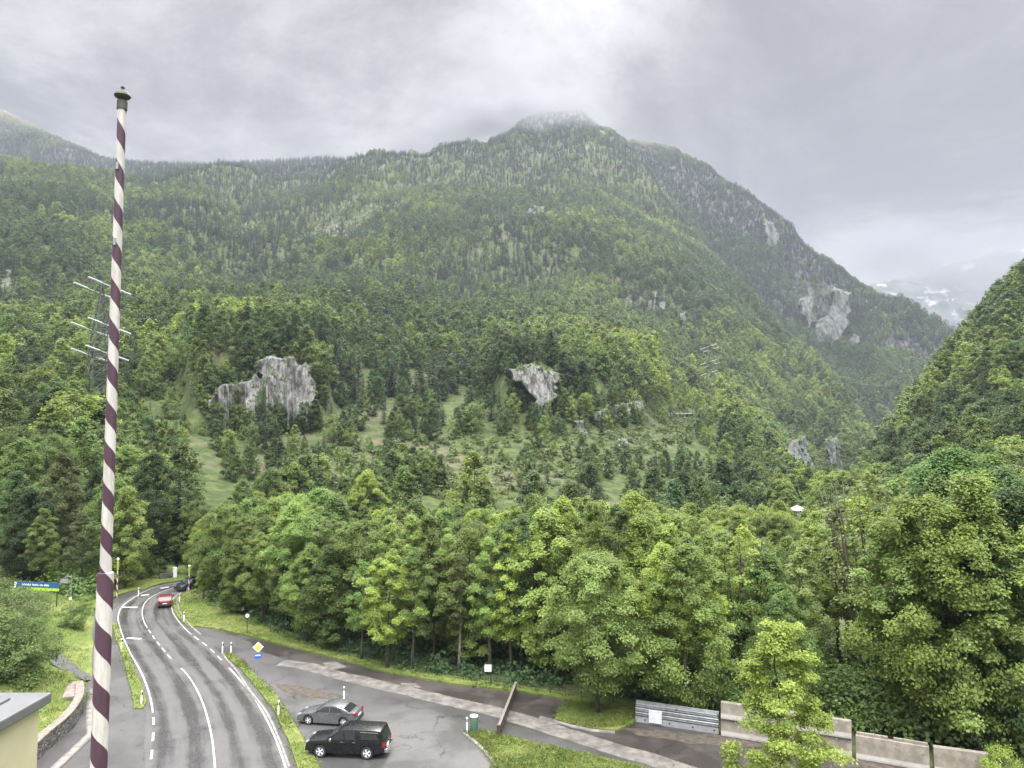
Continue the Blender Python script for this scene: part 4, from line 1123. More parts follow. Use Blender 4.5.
# blades that roughen the near lawns' edges
def tufts():
    g = np.random.default_rng(3); V = []; n = 0
    Ps = []
    for pix, hh, cnt in ((VER, .11, 5200), (WED, .1, 2500), (E, .13, 9000), ([(465, 733), (487, 732.5), (534, 744), (596, 757.5), (655, 772), (690, 790), (690, 812), (520, 812), (480, 745)], .1, 9000), ([(568, 702), (640, 712), (628, 727), (590, 729.5), (554, 720.5)], .12, 4000)):
        P = pl(pix, sm=False)[:, :2]; lo, hi = P.min(0), P.max(0)
        q = g.uniform(lo, hi, (cnt * 4, 2)); q = q[inpoly(q[:, 0], q[:, 1], P.tolist())][:cnt]
        Ps.append(np.c_[q, np.full(len(q), hh)])
    q = BP[5:-2, 12:-3].reshape(-1, 3); q = np.repeat(q, 3, 0) + g.normal(size=(len(q) * 3, 3)) * np.array([.4, .4, 0]); Ps.append(q)
    P = np.concatenate(Ps); n = len(P)
    nb = 4; P = np.repeat(P, nb, 0) + np.c_[g.normal(size=(n * nb, 2)) * .14, np.zeros(n * nb)]
    m_ = len(P); h = g.uniform(.04, .15, m_) * np.clip(1 + fbm(P * np.array([1, 1, 0]), 3.0, 2, 6), .4, 2)
    an = g.uniform(0, 6.28, m_); dx = np.stack([np.cos(an), np.sin(an), 0 * an], 1) * .035
    tip = P + np.stack([g.normal(size=m_) * .08, g.normal(size=m_) * .08, h], 1)
    V = np.stack([P - dx, P + dx, tip], 1).reshape(-1, 3)
    V[0::3, 2] -= .03; V[1::3, 2] -= .03
    o = link('grass', np_mesh('grass', V, Ft=np.arange(m_ * 3).reshape(-1, 3), mat=GRASS)); tag(o, 'uneven grass growing on the verges and lawns', 'grass', kind='stuff')
tufts()
# ------------------------------------------------------------------ lookups on the main mountain
_cx = px1[0]; _pyp = proj(P1)[1]
def d1_at(px, py):
    c = int(np.clip(np.searchsorted(_cx, px), 0, len(_cx) - 1)); yy = np.minimum.accumulate(_pyp[:-30, c]); dd = P1[:-30, c, 1]
    return float(np.interp(-py, -yy, dd))
_cx2 = px2[0]; _pyp2 = proj(P2)[1]
def d2_at(px, py):
    c = int(np.clip(np.searchsorted(_cx2, px), 0, len(_cx2) - 1)); yy = np.minimum.accumulate(_pyp2[:-30, c]); dd = P2[:-30, c, 1]
    return float(np.interp(-py, -yy, dd))

# ------------------------------------------------------------------ limestone cliffs
def cliff_mat(name, lo, hi, veg):
    m, t, b = new_mat(name)
    p = t.pos(); pr = t.mapping(p, (1, 1, .38))
    n = t.noise(pr, .36, 9, .7, .8); n2 = t.noise(p, .9, 6, .65); n3 = t.noise(pr, .09, 5, .6)
    c = t.mix(t.ramp(n, .36, .60), lo, hi)
    c = t.mix(t.ramp(n3, .52, .62, 0, .75), c, tuple(x * .55 for x in lo))
    c = t.mix(t.ramp(t.math('ADD', t.math('MULTIPLY', n2, .6), t.math('MULTIPLY', n3, .4)), .50, .57), c, veg)
    t.set(b.inputs['Base Color'], c); b.inputs['Roughness'].default_value = .95; b.inputs['Specular IOR Level'].default_value = .1
    bump(t, b, n, .8, 1.2)
    return m
CLF = cliff_mat('limestone', (.07, .069, .065), (.26, .256, .25), (.05, .085, .025))
CLFD = cliff_mat('dark_limestone', (.07, .07, .073), (.20, .195, .195), (.04, .07, .03))
def edge_dist(px, py, poly):
    d = np.full(px.shape, 1e9); n = len(poly)
    for i in range(n):
        a = np.array(poly[i], float); b = np.array(poly[(i + 1) % n], float); ab = b - a
        t_ = np.clip(((px - a[0]) * ab[0] + (py - a[1]) * ab[1]) / (ab @ ab), 0, 1)
        d = np.minimum(d, np.hypot(px - a[0] - t_ * ab[0], py - a[1] - t_ * ab[1]))
    return d
LEDGE = []
def cliff(poly, dfun, mat, seed, step=.7, steep=.25):
    xs = np.arange(min(p[0] for p in poly) - 2, max(p[0] for p in poly) + 3, step); ys = np.arange(min(p[1] for p in poly) - 2, max(p[1] for p in poly) + 3, step)
    X, Y = np.meshgrid(xs, ys)
    w_ = np.stack([X, Y, 0 * X], -1)
    jx = X + 7.0 * fbm(w_, 13, 5, seed); jy = Y + 6.0 * fbm(w_, 13, 5, seed + 3)
    jx = jx + 1.6 * fbm(w_, 4, 3, seed + 11); ins = inpoly(jx, jy, poly) & (fbm(w_ * np.array([1, .8, 1]), 15, 5, seed + 21) > -.30 - .5 * (X.max() - X.min() < 60)); ed = edge_dist(jx, jy, poly)
    yb = max(p[1] for p in poly); ter = np.array([[dfun(x, y) for x in xs] for y in ys])
    base = np.array([dfun(x, yb - 2) for x in xs])[None, :]
    wall = np.minimum(base + (ter - base) * steep, ter - 1.5)
    f = np.clip(ed / 2.2, 0, 1)
    D = ter + 3 + (wall - ter - 3) * np.where(ins, f, -.3)
    s = D / FPX
    q = np.stack([X * s, Y * s * .35, 0 * X], -1)
    D = D - np.abs(fbm(q, 11, 5, seed + 7)) * 6 * (.25 + f) + fbm(q, 2.5, 4, seed + 8) * 1.6
    P = at(X, Y, D)
    cand = np.argwhere(ins & (ed < 1.2 + 3.5 * (np.random.default_rng(seed).uniform(0, 1, ed.shape) ** 3)))
    gk = np.random.default_rng(seed + 40); sel = cand[gk.permutation(len(cand))[:int(len(cand) * .16)]]
    for r_, c__ in sel: LEDGE.append((P[r_, c__], gk.uniform(.35, 1.0) * D[r_, c__] / 190))
    ny, nx = X.shape; i = np.arange(ny * nx).reshape(ny, nx)
    use = ins | (ed < 1.6)
    k = use[:-1, :-1] & use[1:, :-1] & use[:-1, 1:] & use[1:, 1:]
    Qd = np.stack([i[:-1, :-1], i[1:, :-1], i[1:, 1:], i[:-1, 1:]], -1)[k]
    o = link('cliff', np_mesh('cliff', P.reshape(-1, 3), Qd, mat=mat, smooth=True)); o['kind'] = 'structure'
for k_, (poly_, wh_, dk_) in enumerate(CLF_POLY): cliff(poly_, d1_at if wh_ == 1 else d2_at, CLFD if dk_ else CLF, k_ + 1)
scrub('undergrowth', 'bushes clinging to the ledges and rims of the cliffs', np.array([a_ for a_, b_ in LEDGE]), np.array([b_ for a_, b_ in LEDGE]), 71, per=40, leaf=.5, col=GREEN['mid'])

# ------------------------------------------------------------------ materials of things
WHITE = plain('white_plastic', (.78, .78, .76), .45, var=.05)
BLACK = plain('black_plastic', (.02, .02, .022), .5)
STEEL = plain('galvanised_steel', (.27, .285, .30), .5, metal=.45, var=.2, scale=2.5)
DSTEEL = plain('dark_steel', (.06, .065, .065), .5, metal=.4)
RUBBER = plain('tyre_rubber', (.022, .022, .023), .8)
RIM = plain('alloy', (.62, .63, .65), .4, metal=.0)
CHROME = plain('chrome', (.75, .76, .78), .15, metal=1)
def glass_mat():
    m, t, b = new_mat('tinted_glass'); b.inputs['Base Color'].default_value = (.02, .024, .026, 1); b.inputs['Roughness'].default_value = .06; b.inputs['Specular IOR Level'].default_value = .7
    return m
GLASS = glass_mat()
def paint(name, col, metal=.4):
    m, t, b = new_mat(name); n = t.noise(t.obj(), 1.6, 5, .6)
    t.set(b.inputs['Base Color'], t.mix(t.ramp(n, .3, .7), col, tuple(c * 1.05 for c in col)))
    t.set(b.inputs['Roughness'], t.ramp(t.noise(t.obj(), 5, 4), .3, .7, .22, .38)); b.inputs['Metallic'].default_value = metal
    b.inputs['Coat Weight'].default_value = .45; b.inputs['Coat Roughness'].default_value = .06
    return m
REDL = plain('red_lens', (.22, .012, .012), .2)
LAMP = plain('clear_lens', (.2, .21, .22), .12)

# ------------------------------------------------------------------ striped mast
def stripe_mat(name, ca, cb_, pitch0, pitch1, zs, chip=True):
    m, t, b = new_mat(name)
    p = t.obj(); s = t.nt.nodes.new('ShaderNodeSeparateXYZ'); t.L.new(p, s.inputs[0])
    an = t.math('DIVIDE', t.math('ARCTAN2', s.outputs[1], s.outputs[0]), 2 * PI)
    up = t.math('GREATER_THAN', s.outputs[2], zs)
    rel = t.math('SUBTRACT', s.outputs[2], zs)
    ph = t.math('DIVIDE', rel, t.math('ADD', t.math('MULTIPLY', up, pitch1 - pitch0), pitch0))
    wob = t.math('MULTIPLY', t.math('SUBTRACT', t.noise(p, 2.2, 3), .5), .06)
    f = t.math('FRACT', t.math('ADD', t.math('ADD', t.math('ADD', ph, an), wob), 40.17))
    k = t.ramp(f, .492, .508)
    k = t.math('MULTIPLY', k, t.ramp(f, .985, .999, 1, 0))
    n = t.noise(p, 5, 6, .65); n2 = t.noise(t.mapping(p, (1, 1, .12)), 16, 5, .65)
    a = t.mix(t.ramp(n2, .35, .7), ca, tuple(c * .72 for c in ca)); c2 = t.mix(t.ramp(n2, .35, .7), cb_, tuple(c * .7 for c in cb_))
    c = t.mix(k, a, c2)
    if chip: c = t.mix(t.ramp(n, .70, .74), c, (.34, .30, .29))
    t.set(b.inputs['Base Color'], c); b.inputs['Roughness'].default_value = .42; bump(t, b, n, .25, .01)
    return m
MX, MY, Z0 = -6.41, 12.0, -.15
mast = empty('striped_mast', (MX, MY, Z0))
tag(mast, 'tall mast spirally striped in white and dark purple with a mushroom cap', 'mast')
zt = 25.45 - Z0; zs = 17.83 - Z0
SM = stripe_mat('mast_stripes', (.52, .50, .475), (.072, .034, .056), .86, .655, zs)
MB().lathe([(.142, 0), (.135, 4), (.123, 12), (.120, zs - .04), (.116, zs - .012), (.098, zs)], 32).build('lower_pole', SM, mast, smooth=True)
MB().lathe([(.087, zs - .3), (.087, zs), (.081, zs + 2.5), (.072, zs + 5), (.065, zt - .06), (.065, zt)], 32).build('upper_pole', SM, mast, smooth=True)
CAPM = plain('weathered_copper', (.055, .058, .052), .55, metal=.4, var=.3)
capo = MB().lathe([(.045, zt - .14), (.08, zt - .13), (.08, zt + .01), (.05, zt + .03), (.06, zt + .05), (.11, zt + .07), (.128, zt + .095), (.124, zt + .115), (.095, zt + .155), (.05, zt + .19), (.024, zt + .205), (.018, zt + .225)], 28).build('cap', CAPM, mast, smooth=True)
MB().lathe([(.006, zt + .216), (.026, zt + .224), (.034, zt + .242), (.026, zt + .26), (.006, zt + .268)], 16).build('knob', CAPM, capo, smooth=True)
MB().lathe([(.34, 0), (.34, .05), (.20, .06), (.19, .5), (.165, .52)], 24).build('base_plate', DSTEEL, mast)
for zz in (zt - 1.1, zt - 2.35):
    MB().box(-.02, .02, -.10, -.07, zz - .06, zz + .06).build('cleat', STEEL, mast, bevel=.006)

# ------------------------------------------------------------------ cream building with metal roof edge
CREAM = plain('cream_render', (.50, .47, .31), .85, var=.06, scale=1.2)
ZINC = plain('roof_metal', (.17, .175, .18), .5, metal=.3, var=.12, scale=1.5)
bld = empty('building', (-8.37, 12, -.02)); tag(bld, 'cream rendered building wing with a flat grey metal roof edge', 'building')
MB().box(-9, -.12, -4.5, 1.82, 0, 15.15).build('wall', CREAM, bld)
rf = MB().box(-9.1, .0, -4.6, 2.0, 15.15, 15.33).build('roof', ZINC, bld, bevel=.03)
MB().box(-9.05, -.5, -4.1, 1.6, 15.332, 15.37).build('roof_sheet', plain('roof_membrane', (.12, .123, .125), .7, var=.15), rf)
for zf in (2.0, 5.5, 9.0):
    for yy in (-3.4, -1.0):
        wn = MB().box(-.122, -.06, yy, yy + 1.1, zf, zf + 1.5).build('window', WHITE, bld); MB().box(-.058, -.05, yy + .08, yy + 1.02, zf + .08, zf + 1.42).build('pane', GLASS, wn)

# ------------------------------------------------------------------ lattice pylons
INSU = plain('insulator_glass', (.46, .48, .48), .3)
def pylon(px, pyb, pyt, d, ang, label, half, th=.13):
    b = at(px, pyb, d); Hh_ = (pyb - pyt) / FPX * d
    o = empty('lattice_pylon', tuple(b), ang); tag(o, label, 'pylon')
    PG = plain('pylon_paint', (.065, .08, .07), .6)
    mb = MB(); bw = Hh_ * .085
    def hw(z): return bw * (1 - z / Hh_) ** 1.0 * 1.0 + Hh_ * .012 if z < Hh_ * .62 else (bw * .38 + Hh_ * .012) * (1 - (z - Hh_ * .62) / (Hh_ * .38)) + .15
    lv = [0, .12, .24, .35, .45, .54, .62, .69, .76, .83, .9, 1.0]
    cor = lambda z: [Vector((sx * hw(z), sy * hw(z), z)) for sx, sy in ((-1, -1), (1, -1), (1, 1), (-1, 1))]
    for a, c in zip(lv[:-1], lv[1:]):
        A, B = cor(a * Hh_), cor(c * Hh_)
        for k in range(4):
            k2 = (k + 1) % 4
            mb.tube([A[k], B[k]], th, 4, False); mb.tube([A[k], B[k2]], th * .55, 3, False); mb.tube([A[k2], B[k]], th * .55, 3, False); mb.tube([B[k], B[k2]], th * .55, 3, False)
    mb.build('tower', PG, o)
    for z in (.52, .70, .97):
        z = z * Hh_; wd = half * (1.0 if .6 * Hh_ < z < .8 * Hh_ else .86)
        for s in (-1, 1):
            am = MB()
            for sy in (-1, 1):
                am.tube([(0, sy * hw(z), z), (s * wd, 0, z)], th * .7, 4, False); am.tube([(0, sy * hw(z), z + Hh_ * .045), (s * wd, 0, z)], th * .6, 4, False)
                for f in (.35, .65): am.tube([(s * wd * f, sy * hw(z) * (1 - f), z), (s * wd * f, sy * hw(z) * (1 - f), z + Hh_ * .045 * (1 - f))], th * .5, 3, False)
            ar = am.build('cross_arm', PG, o)
            for sy in (-1, 1):
                L0, L1 = Hh_ * .05, Hh_ * .135
                ins = MB(); n = 9
                for i in range(n):
                    f0 = L0 + (L1 - L0) * i / n; f1 = L0 + (L1 - L0) * (i + .8) / n
                    ins.tube([(s * wd, sy * f0, z - sy * f0 * .3), (s * wd, sy * f1, z - sy * f1 * .3)], th * 2.2, 6)
                ins.tube([(s * wd, sy * .05, z), (s * wd, sy * L1, z - sy * L1 * .3)], th * .5, 4)
                ins.build('insulator', INSU, ar)
    return o
dp = d1_at(97, 412)
pylon(97, 432, 283, dp, rad(-42), 'lattice power pylon with white insulators rising behind the striped mast', dp * .031, th=.15)
dp2 = d1_at(711, 398)
pylon(711, 404, 346, dp2, rad(70), 'small far lattice pylon with white insulators on the steep wooded slope', dp2 * .022, th=.11)

# ------------------------------------------------------------------ cars
def make_car(name, label, cat, S, loc, rz):
    o = empty(name, loc, rz); tag(o, label, cat)
    L, Wd, body = S['L'], S['W'], S['paint']; hw = Wd / 2; r = S['r']; rim_r = r * .66
    def yw(z): return hw * (1 - .10 * max(0, z - S['belt']) / .5 * S.get('tumble', 1) - .05 * max(0, .45 - z)) 
    # lower body with wheel arches cut out
    low = []; zb = S['clear']
    low.append((S['top'][0][0], zb + .12))
    for x, z in S['top']: low.append((x, z))
    low.append((S['top'][-1][0], zb + .15))
    for ax in sorted(S['axles'], reverse=True):
        ra = r + .065
        a0 = math.asin(min(1, max(-1, (zb - r) / ra)))
        for k in range(13):
            a = a0 + (PI - 2 * a0) * k / 12
            low.append((ax + ra * math.cos(a), max(zb, r + ra * math.sin(a))))
    def warp(mb):
        mb.v = [(x, math.copysign(yw(z), y) * (1 - .10 * max(0, abs(x) - L * .40) / (L * .1)) if abs(y) > .2 else y, z) for x, y, z in mb.v]; return mb
    mb = warp(MB().prism(low, -hw, hw)); bo = mb.build('body', body, o, smooth=True, bevel=.035)
    for p in bo.data.polygons: p.use_smooth = True
    bo.data.set_sharp_from_angle(angle=rad(40))
    # underside between the arches is dark
    MB().box(-L * .46, L * .46, -hw * .72, hw * .72, zb + .03, r * 1.75).build('underbody', BLACK, o)
    cab = S['cab']
    mb = warp(MB().prism(cab, -hw, hw)); cb_ = mb.build('cabin', S.get('cabpaint', body), o, smooth=True, bevel=.03)
    def panel(nm, poly, mat, eps=.008, th=.012):
        for s in (-1, 1):
            V = [(x, s * (yw(z) + eps), z) for x, z in poly]; V2 = [(x, s * (yw(z) - th), z) for x, z in poly]; n = len(poly)
            MB().add(V + V2, [tuple(range(n)), tuple(range(2 * n - 1, n - 1, -1))] + [(i, (i + 1) % n, n + (i + 1) % n, n + i) for i in range(n)]).build(nm, mat, o)
    for q in S['win']: panel('side_window', q, GLASS)
    for q in S.get('sill', []): panel('window_trim', q, CHROME, eps=.012)
    def cross(nm, a, b, ins, mat):
        # glass laid on the sloping face between cabin points a and b
        a = Vector((a[0], 0, a[1])); b = Vector((b[0], 0, b[1])); t_ = (b - a).normalized(); n = Vector((-t_.z, 0, t_.x)); n = n if n.z > 0 else -n
        p, q = a + (b - a) * .08, a + (b - a) * .92
        V = []
        for e in (.008, -.015):
            for c in (p, q):
                c2 = c + n * e
                for s in (-1, 1): V.append((c2.x, s * (yw(c.z) - ins), c2.z))
        MB().add(V, [(0, 1, 3, 2), (4, 6, 7, 5), (0, 2, 6, 4), (1, 5, 7, 3), (0, 4, 5, 1), (2, 3, 7, 6)]).build(nm, mat, o)
    cross('windscreen', *S['wind'], .09, GLASS)
    if 'rear' in S: cross('rear_window', *S['rear'], .12, GLASS)
    for ax in S['axles']:
        for s in (-1, 1):
            wh = empty('wheel', (ax, s * (hw - .12), r)); wh.parent = o
            prof = [(rim_r, -.10), (r - .03, -.11), (r, -.07), (r, .07), (r - .03, .11), (rim_r, .10)]
            R90 = Matrix.Rotation(PI / 2, 4, 'X')
            ty = MB().lathe(prof, 28); ty.f = ty.f[:-2]; ty.v = [tuple(R90 @ Vector(v)) for v in ty.v]; ty.build('tyre', RUBBER, wh, smooth=True)
            rm = MB().lathe([(.02, -.085), (rim_r * .97, -.085), (rim_r * .97, .085), (.02, .085)], 24); rm.v = [tuple(R90 @ Vector(v)) for v in rm.v]
            gap = MB()
            for k in range(5):
                M = Matrix.Rotation(2 * PI * k / 5 + .3, 4, 'Y'); q = s * .0865
                V = [M @ Vector(v) for v in ((-.02, q, rim_r * .28), (.02, q, rim_r * .28), (.075, q, rim_r * .86), (-.075, q, rim_r * .86))]
                gap.add(V, [(0, 1, 2, 3)])
            gap.build('rim_gap', BLACK, wh)
            rm.build('rim', RIM, wh)
    xf = S['top'][0][0]; xr = S['top'][-1][0]
    for s in (-1, 1):
        z0, z1 = S['hl']; y0 = s * hw * .50; y1 = s * hw * .88
        MB().box(xf - .012, xf + .28, min(y0, y1), max(y0, y1), z0, z1).build('headlight', LAMP, o, bevel=.02)
        z0, z1 = S['tl']; y0 = s * hw * S.get('tlin', .68); y1 = s * hw * .925
        MB().box(xr - S.get('tld', .16), xr + .014, min(y0, y1), max(y0, y1), z0, z1).build('tail_light', REDL, o, bevel=.015)
        mz, mx = S['mir']
        mr = MB().box(mx - .09, mx + .05, s * (hw + .03) - .0, s * (hw + .22), mz - .02, mz + .15) if s > 0 else MB().box(mx - .09, mx + .05, -(hw + .22), -(hw + .03), mz - .02, mz + .15)
        mr.box(mx - .03, mx + .03, s * hw * .9 if s > 0 else -(hw + .05), (hw + .05) if s > 0 else -hw * .9, mz, mz + .05)
        mr.build('mirror', S.get('mirmat', body), o, bevel=.02)
        for hx, hz in S['han']:
            MB().box(hx - .10, hx + .10, s * (yw(hz) + .004) - (.0 if s > 0 else .03), s * (yw(hz) + .004) + (.03 if s > 0 else 0), hz - .018, hz + .018).build('door_handle', S.get('hanmat', CHROME), o, bevel=.006)
    for dx, z0, z1 in S['seams']:
        for s in (-1, 1):
            V = [(dx + e, s * (yw(z) + .003), z) for z in (z0, z1) for e in (-.009, .009)]
            MB().add(V, [(0, 1, 3, 2)]).build('door_seam', BLACK, o)
    MB().box(xf - .018, xf + .1, -hw * .44, hw * .44, S['hl'][0] - .2, S['hl'][1] - .02).build('grille', BLACK, o, bevel=.02)
    MB().box(xr - .05, xr + .02, -.26, .26, S['plate'], S['plate'] + .11).build('number_plate', WHITE, o)
    bm_ = S.get('bump', BLACK)
    MB().box(xr - .2, xr + S.get('bumpd', .05), -hw * .86, hw * .86, zb + .13, zb + .36).build('rear_bumper', bm_, o, bevel=.03)
    MB().box(xf - .05, xf + .2, -hw * .84, hw * .84, zb + .06, zb + .3).build('front_bumper', S.get('fbump', BLACK), o, bevel=.03)
    return o
def align(f, r_):
    """front and rear wheel contact pixels -> centre and heading (local +x runs to the rear)"""
    a, b = gp(*f), gp(*r_); c = (a + b) / 2
    t_ = (b - a) / np.linalg.norm(b - a); c = c + np.array([-t_[1], t_[0], 0]) * .85
    return c, math.atan2(b[1] - a[1], b[0] - a[0])
SAL = dict(L=4.65, W=1.82, r=.33, clear=.17, belt=.86, axles=(-1.38, 1.38), paint=paint('silver_paint', (.105, .112, .118), .2),
    top=[(-2.28, .50), (-2.24, .62), (-2.02, .72), (-1.5, .82), (-1.0, .90), (1.5, .98), (2.16, 1.0), (2.28, .9), (2.32, .6)],
    cab=[(-1.08, .86), (-.22, 1.36), (.3, 1.43), (.75, 1.40), (1.25, 1.26), (1.86, .97), (1.86, .9)],
    win=[[(-.80, .95), (-.18, 1.31), (.25, 1.36), (.27, .96)], [(.33, .96), (.31, 1.36), (.72, 1.33), (1.12, 1.20), (1.32, 1.02), (1.1, .98)]],
    wind=((-1.08, .86), (-.22, 1.36)), rear=((1.25, 1.26), (1.86, .97)), hl=(.58, .70), tl=(.80, .96), tlin=.55, tld=.3, mir=(.94, -.72), han=[(.12, .86), (1.0, .88)],
    seams=[(-.98, .3, .84), (.30, .25, .92), (1.15, .65, .94)], plate=.62)
c_, h_ = align((307, 725), (344, 727.3))
make_car('parked_car', 'silver grey saloon parked behind the black pickup', 'car', SAL, (c_[0], c_[1], .006), h_).scale = (.92, .94, .94)
BLK = paint('black_paint', (.008, .009, .013), .3)
PIC = dict(L=5.3, W=1.86, r=.40, clear=.33, belt=1.12, axles=(-1.62, 1.48), paint=BLK, mirmat=CHROME,
    top=[(-2.60, .62), (-2.58, .86), (-2.40, 1.0), (-1.9, 1.08), (-1.15, 1.16), (2.55, 1.16), (2.62, 1.1), (2.62, .6)],
    cab=[(-1.28, 1.12), (-.42, 1.68), (-.1, 1.79), (.75, 1.80), (.92, 1.80), (2.2, 1.78), (2.36, 1.72), (2.60, 1.14)],
    win=[[(-.92, 1.2), (-.36, 1.60), (-.1, 1.68), (-.04, 1.2)], [(.04, 1.2), (-.01, 1.69), (.66, 1.70), (.74, 1.2)], [(1.06, 1.24), (1.02, 1.60), (2.1, 1.58), (2.3, 1.24)]],
    sill=[[(1.0, 1.66), (1.0, 1.70), (2.18, 1.68), (2.2, 1.64)]],
    wind=((-1.28, 1.12), (-.42, 1.68)), rear=((2.36, 1.72), (2.60, 1.14)), hl=(.82, .97), tl=(.76, 1.08), tlin=.78, tld=.16, mir=(1.16, -.86), han=[(-.16, 1.06), (.62, 1.06)],
    seams=[(-1.05, .5, 1.12), (0, .45, 1.15), (.86, .5, 1.75), (.98, .7, 1.75)], plate=.7, bump=CHROME, bumpd=.16, tumble=.8)
c_, h_ = align((320, 758), (368.5, 760))
make_car('parked_pickup', 'black double cab pickup with a hardtop canopy over its bed', 'pickup', PIC, (c_[0], c_[1], .006), h_).scale = (.96, .96, .96)
HAT = dict(L=4.2, W=1.78, r=.32, clear=.18, belt=.9, axles=(-1.27, 1.25), paint=paint('red_paint', (.13, .015, .018), .2),
    top=[(-2.08, .52), (-2.04, .66), (-1.8, .78), (-1.0, .93), (1.9, .98), (2.05, .9), (2.10, .55)],
    cab=[(-1.1, .9), (-.35, 1.40), (.2, 1.48), (1.2, 1.45), (1.62, 1.36), (1.98, .94)],
    win=[[(-.8, .98), (-.3, 1.34), (.2, 1.41), (.22, .98)], [(.30, .98), (.28, 1.41), (1.15, 1.38), (1.5, 1.02)]],
    wind=((-1.1, .9), (-.35, 1.40)), rear=((1.62, 1.36), (1.98, .94)), hl=(.62, .76), tl=(.78, .98), mir=(.98, -.72), han=[(.1, .9), (1.0, .92)], seams=[(.26, .3, .95)], plate=.55)
p0, p1 = gp(158.5, 600), gp(157, 609)
make_car('driving_car', 'small red car driving away on the wet road', 'car', HAT, (p1[0], p1[1] + 2, .014), math.atan2(p1[1] - p0[1], p1[0] - p0[0])).scale = (.86, .84, .86)
D2 = dict(HAT); D2['paint'] = paint('dark_blue_paint', (.03, .035, .06), .4)
p = gp(188.3, 590.5); make_car('driving_car', 'dark blue car coming round the bend by the yellow topped post', 'car', D2, (p[0], p[1] + 1, .014), rad(62))
VAN = dict(L=5.0, W=1.9, r=.33, clear=.22, belt=1.2, axles=(-1.6, 1.5), paint=paint('white_paint', (.72, .73, .74), 0),
    top=[(-2.46, .55), (-2.42, .85), (-1.9, 1.05), (-1.5, 1.12), (2.4, 1.15), (2.48, .6)],
    cab=[(-1.75, 1.05), (-.95, 1.82), (-.6, 1.93), (2.3, 1.93), (2.42, 1.1)],
    win=[[(-1.35, 1.18), (-.85, 1.74), (-.2, 1.76), (-.2, 1.18)]], wind=((-1.75, 1.05), (-.95, 1.82)), rear=((2.3, 1.93), (2.42, 1.1)), hl=(.72, .92), tl=(.8, 1.2), mir=(1.2, -1.3), han=[(-.1, 1.1)], seams=[(.0, .4, 1.85), (1.2, .4, 1.85)], plate=.6)
p = gp(198, 588); make_car('driving_van', 'white van half hidden by leaves at the road bend', 'van', VAN, (p[0] + .4, p[1] + 1.5, .014), rad(40))

# ------------------------------------------------------------------ roadside furniture
REFL = plain('reflector', (.5, .5, .52), .2)
def marker(px, py, label, h=.95, z=.1):
    p = gp(px, py, z); o = empty('marker_post', tuple(p)); tag(o, label, 'marker post', 'white roadside marker posts')
    mb = MB(); pr = [(-.06, -.05), (.06, -.05), (.045, .05), (-.045, .05)]; V = [(x, y, zz) for zz in (-.1, h) for x, y in pr]
    mb.add(V, [(3, 2, 1, 0), (4, 5, 6, 7), (0, 1, 5, 4), (1, 2, 6, 5), (2, 3, 7, 6), (3, 0, 4, 7)]); mb.build('post', WHITE, o, bevel=.01)
    MB().box(-.066, .066, -.056, .056, h - .28, h - .1).build('black_band', BLACK, o); MB().box(-.03, .03, -.062, -.055, h - .25, h - .13).build('reflector', REFL, o)
for px, py, lb, z in [(344, 699.5, 'white marker post on the bare patch behind the silver saloon', .01), (278.5, 714.5, 'white marker post on the verge close to the silver saloon', .11),
                      (222.5, 653, 'white marker post on the kerb corner at the tip of the verge', .11), (231, 653, 'white marker post just behind the verge tip', .11),
                      (467, 732, 'white marker post beside the green utility cabinet', .1), (184, 621, 'white marker post on the lawn inside the road bend', .13),
                      (141.5, 704, 'white marker post at the near end of the wedge verge', .1), (121.5, 649, 'white marker post halfway along the wedge verge', .1),
                      (138.5, 595.5, 'white marker post at the far side road mouth', .12), (179.5, 602, 'white marker post on the lawn edge near the oncoming car', .13)]:
    marker(px, py, lb, z=z)
YEL = plain('sign_yellow', (.75, .55, .06), .4, var=.04); BLUE = plain('sign_blue', (.03, .12, .42), .4, var=.05); RED = plain('sign_red', (.45, .03, .03), .4)
p = gp(257.5, 680, .11); o = empty('priority_sign', tuple(p), rad(12)); tag(o, 'yellow and white diamond sign above a small blue plate on a post', 'road sign')
MB().tube([(0, 0, -.2), (0, 0, 3.0)], .038, 10).build('post', STEEL, o)
def diamond(s, y): return [(0, y, 2.62 - s), (s, y, 2.62), (0, y, 2.62 + s), (-s, y, 2.62)]
for nm, s, y, mt in (('sign_back', .44, -.045, DSTEEL), ('sign_plate', .43, -.060, WHITE), ('sign_centre', .29, -.066, YEL)):
    V = diamond(s, y) + diamond(s, y + .012); MB().add(V, [(0, 1, 2, 3), (7, 6, 5, 4)] + [(i, 4 + i, 4 + (i + 1) % 4, (i + 1) % 4) for i in range(4)]).build(nm, mt, o)
MB().box(-.27, .27, -.058, -.042, 1.72, 2.12).build('blue_plate', BLUE, o); MB().box(-.2, .2, -.063, -.0585, 1.93, 2.02).build('white_mark', WHITE, o)
p = gp(247, 634, .13); o = empty('round_sign', tuple(p), rad(10)); tag(o, 'small round sign with a pale centre on a dark post by the lawn', 'road sign')
MB().tube([(0, 0, -.2), (0, 0, 2.1)], .035, 8).build('post', DSTEEL, o)
def disc(r0, y0, y1, zc):
    mb = MB().lathe([(r0, y0), (r0, y1)], 24); mb.v = [(x, -z, y + zc) for x, y, z in mb.v]; return mb
disc(.30, .036, .055, 1.8).build('sign_rim', plain('faded_red', (.05, .03, .028), .5), o); disc(.19, .056, .062, 1.8).build('sign_centre', WHITE, o)
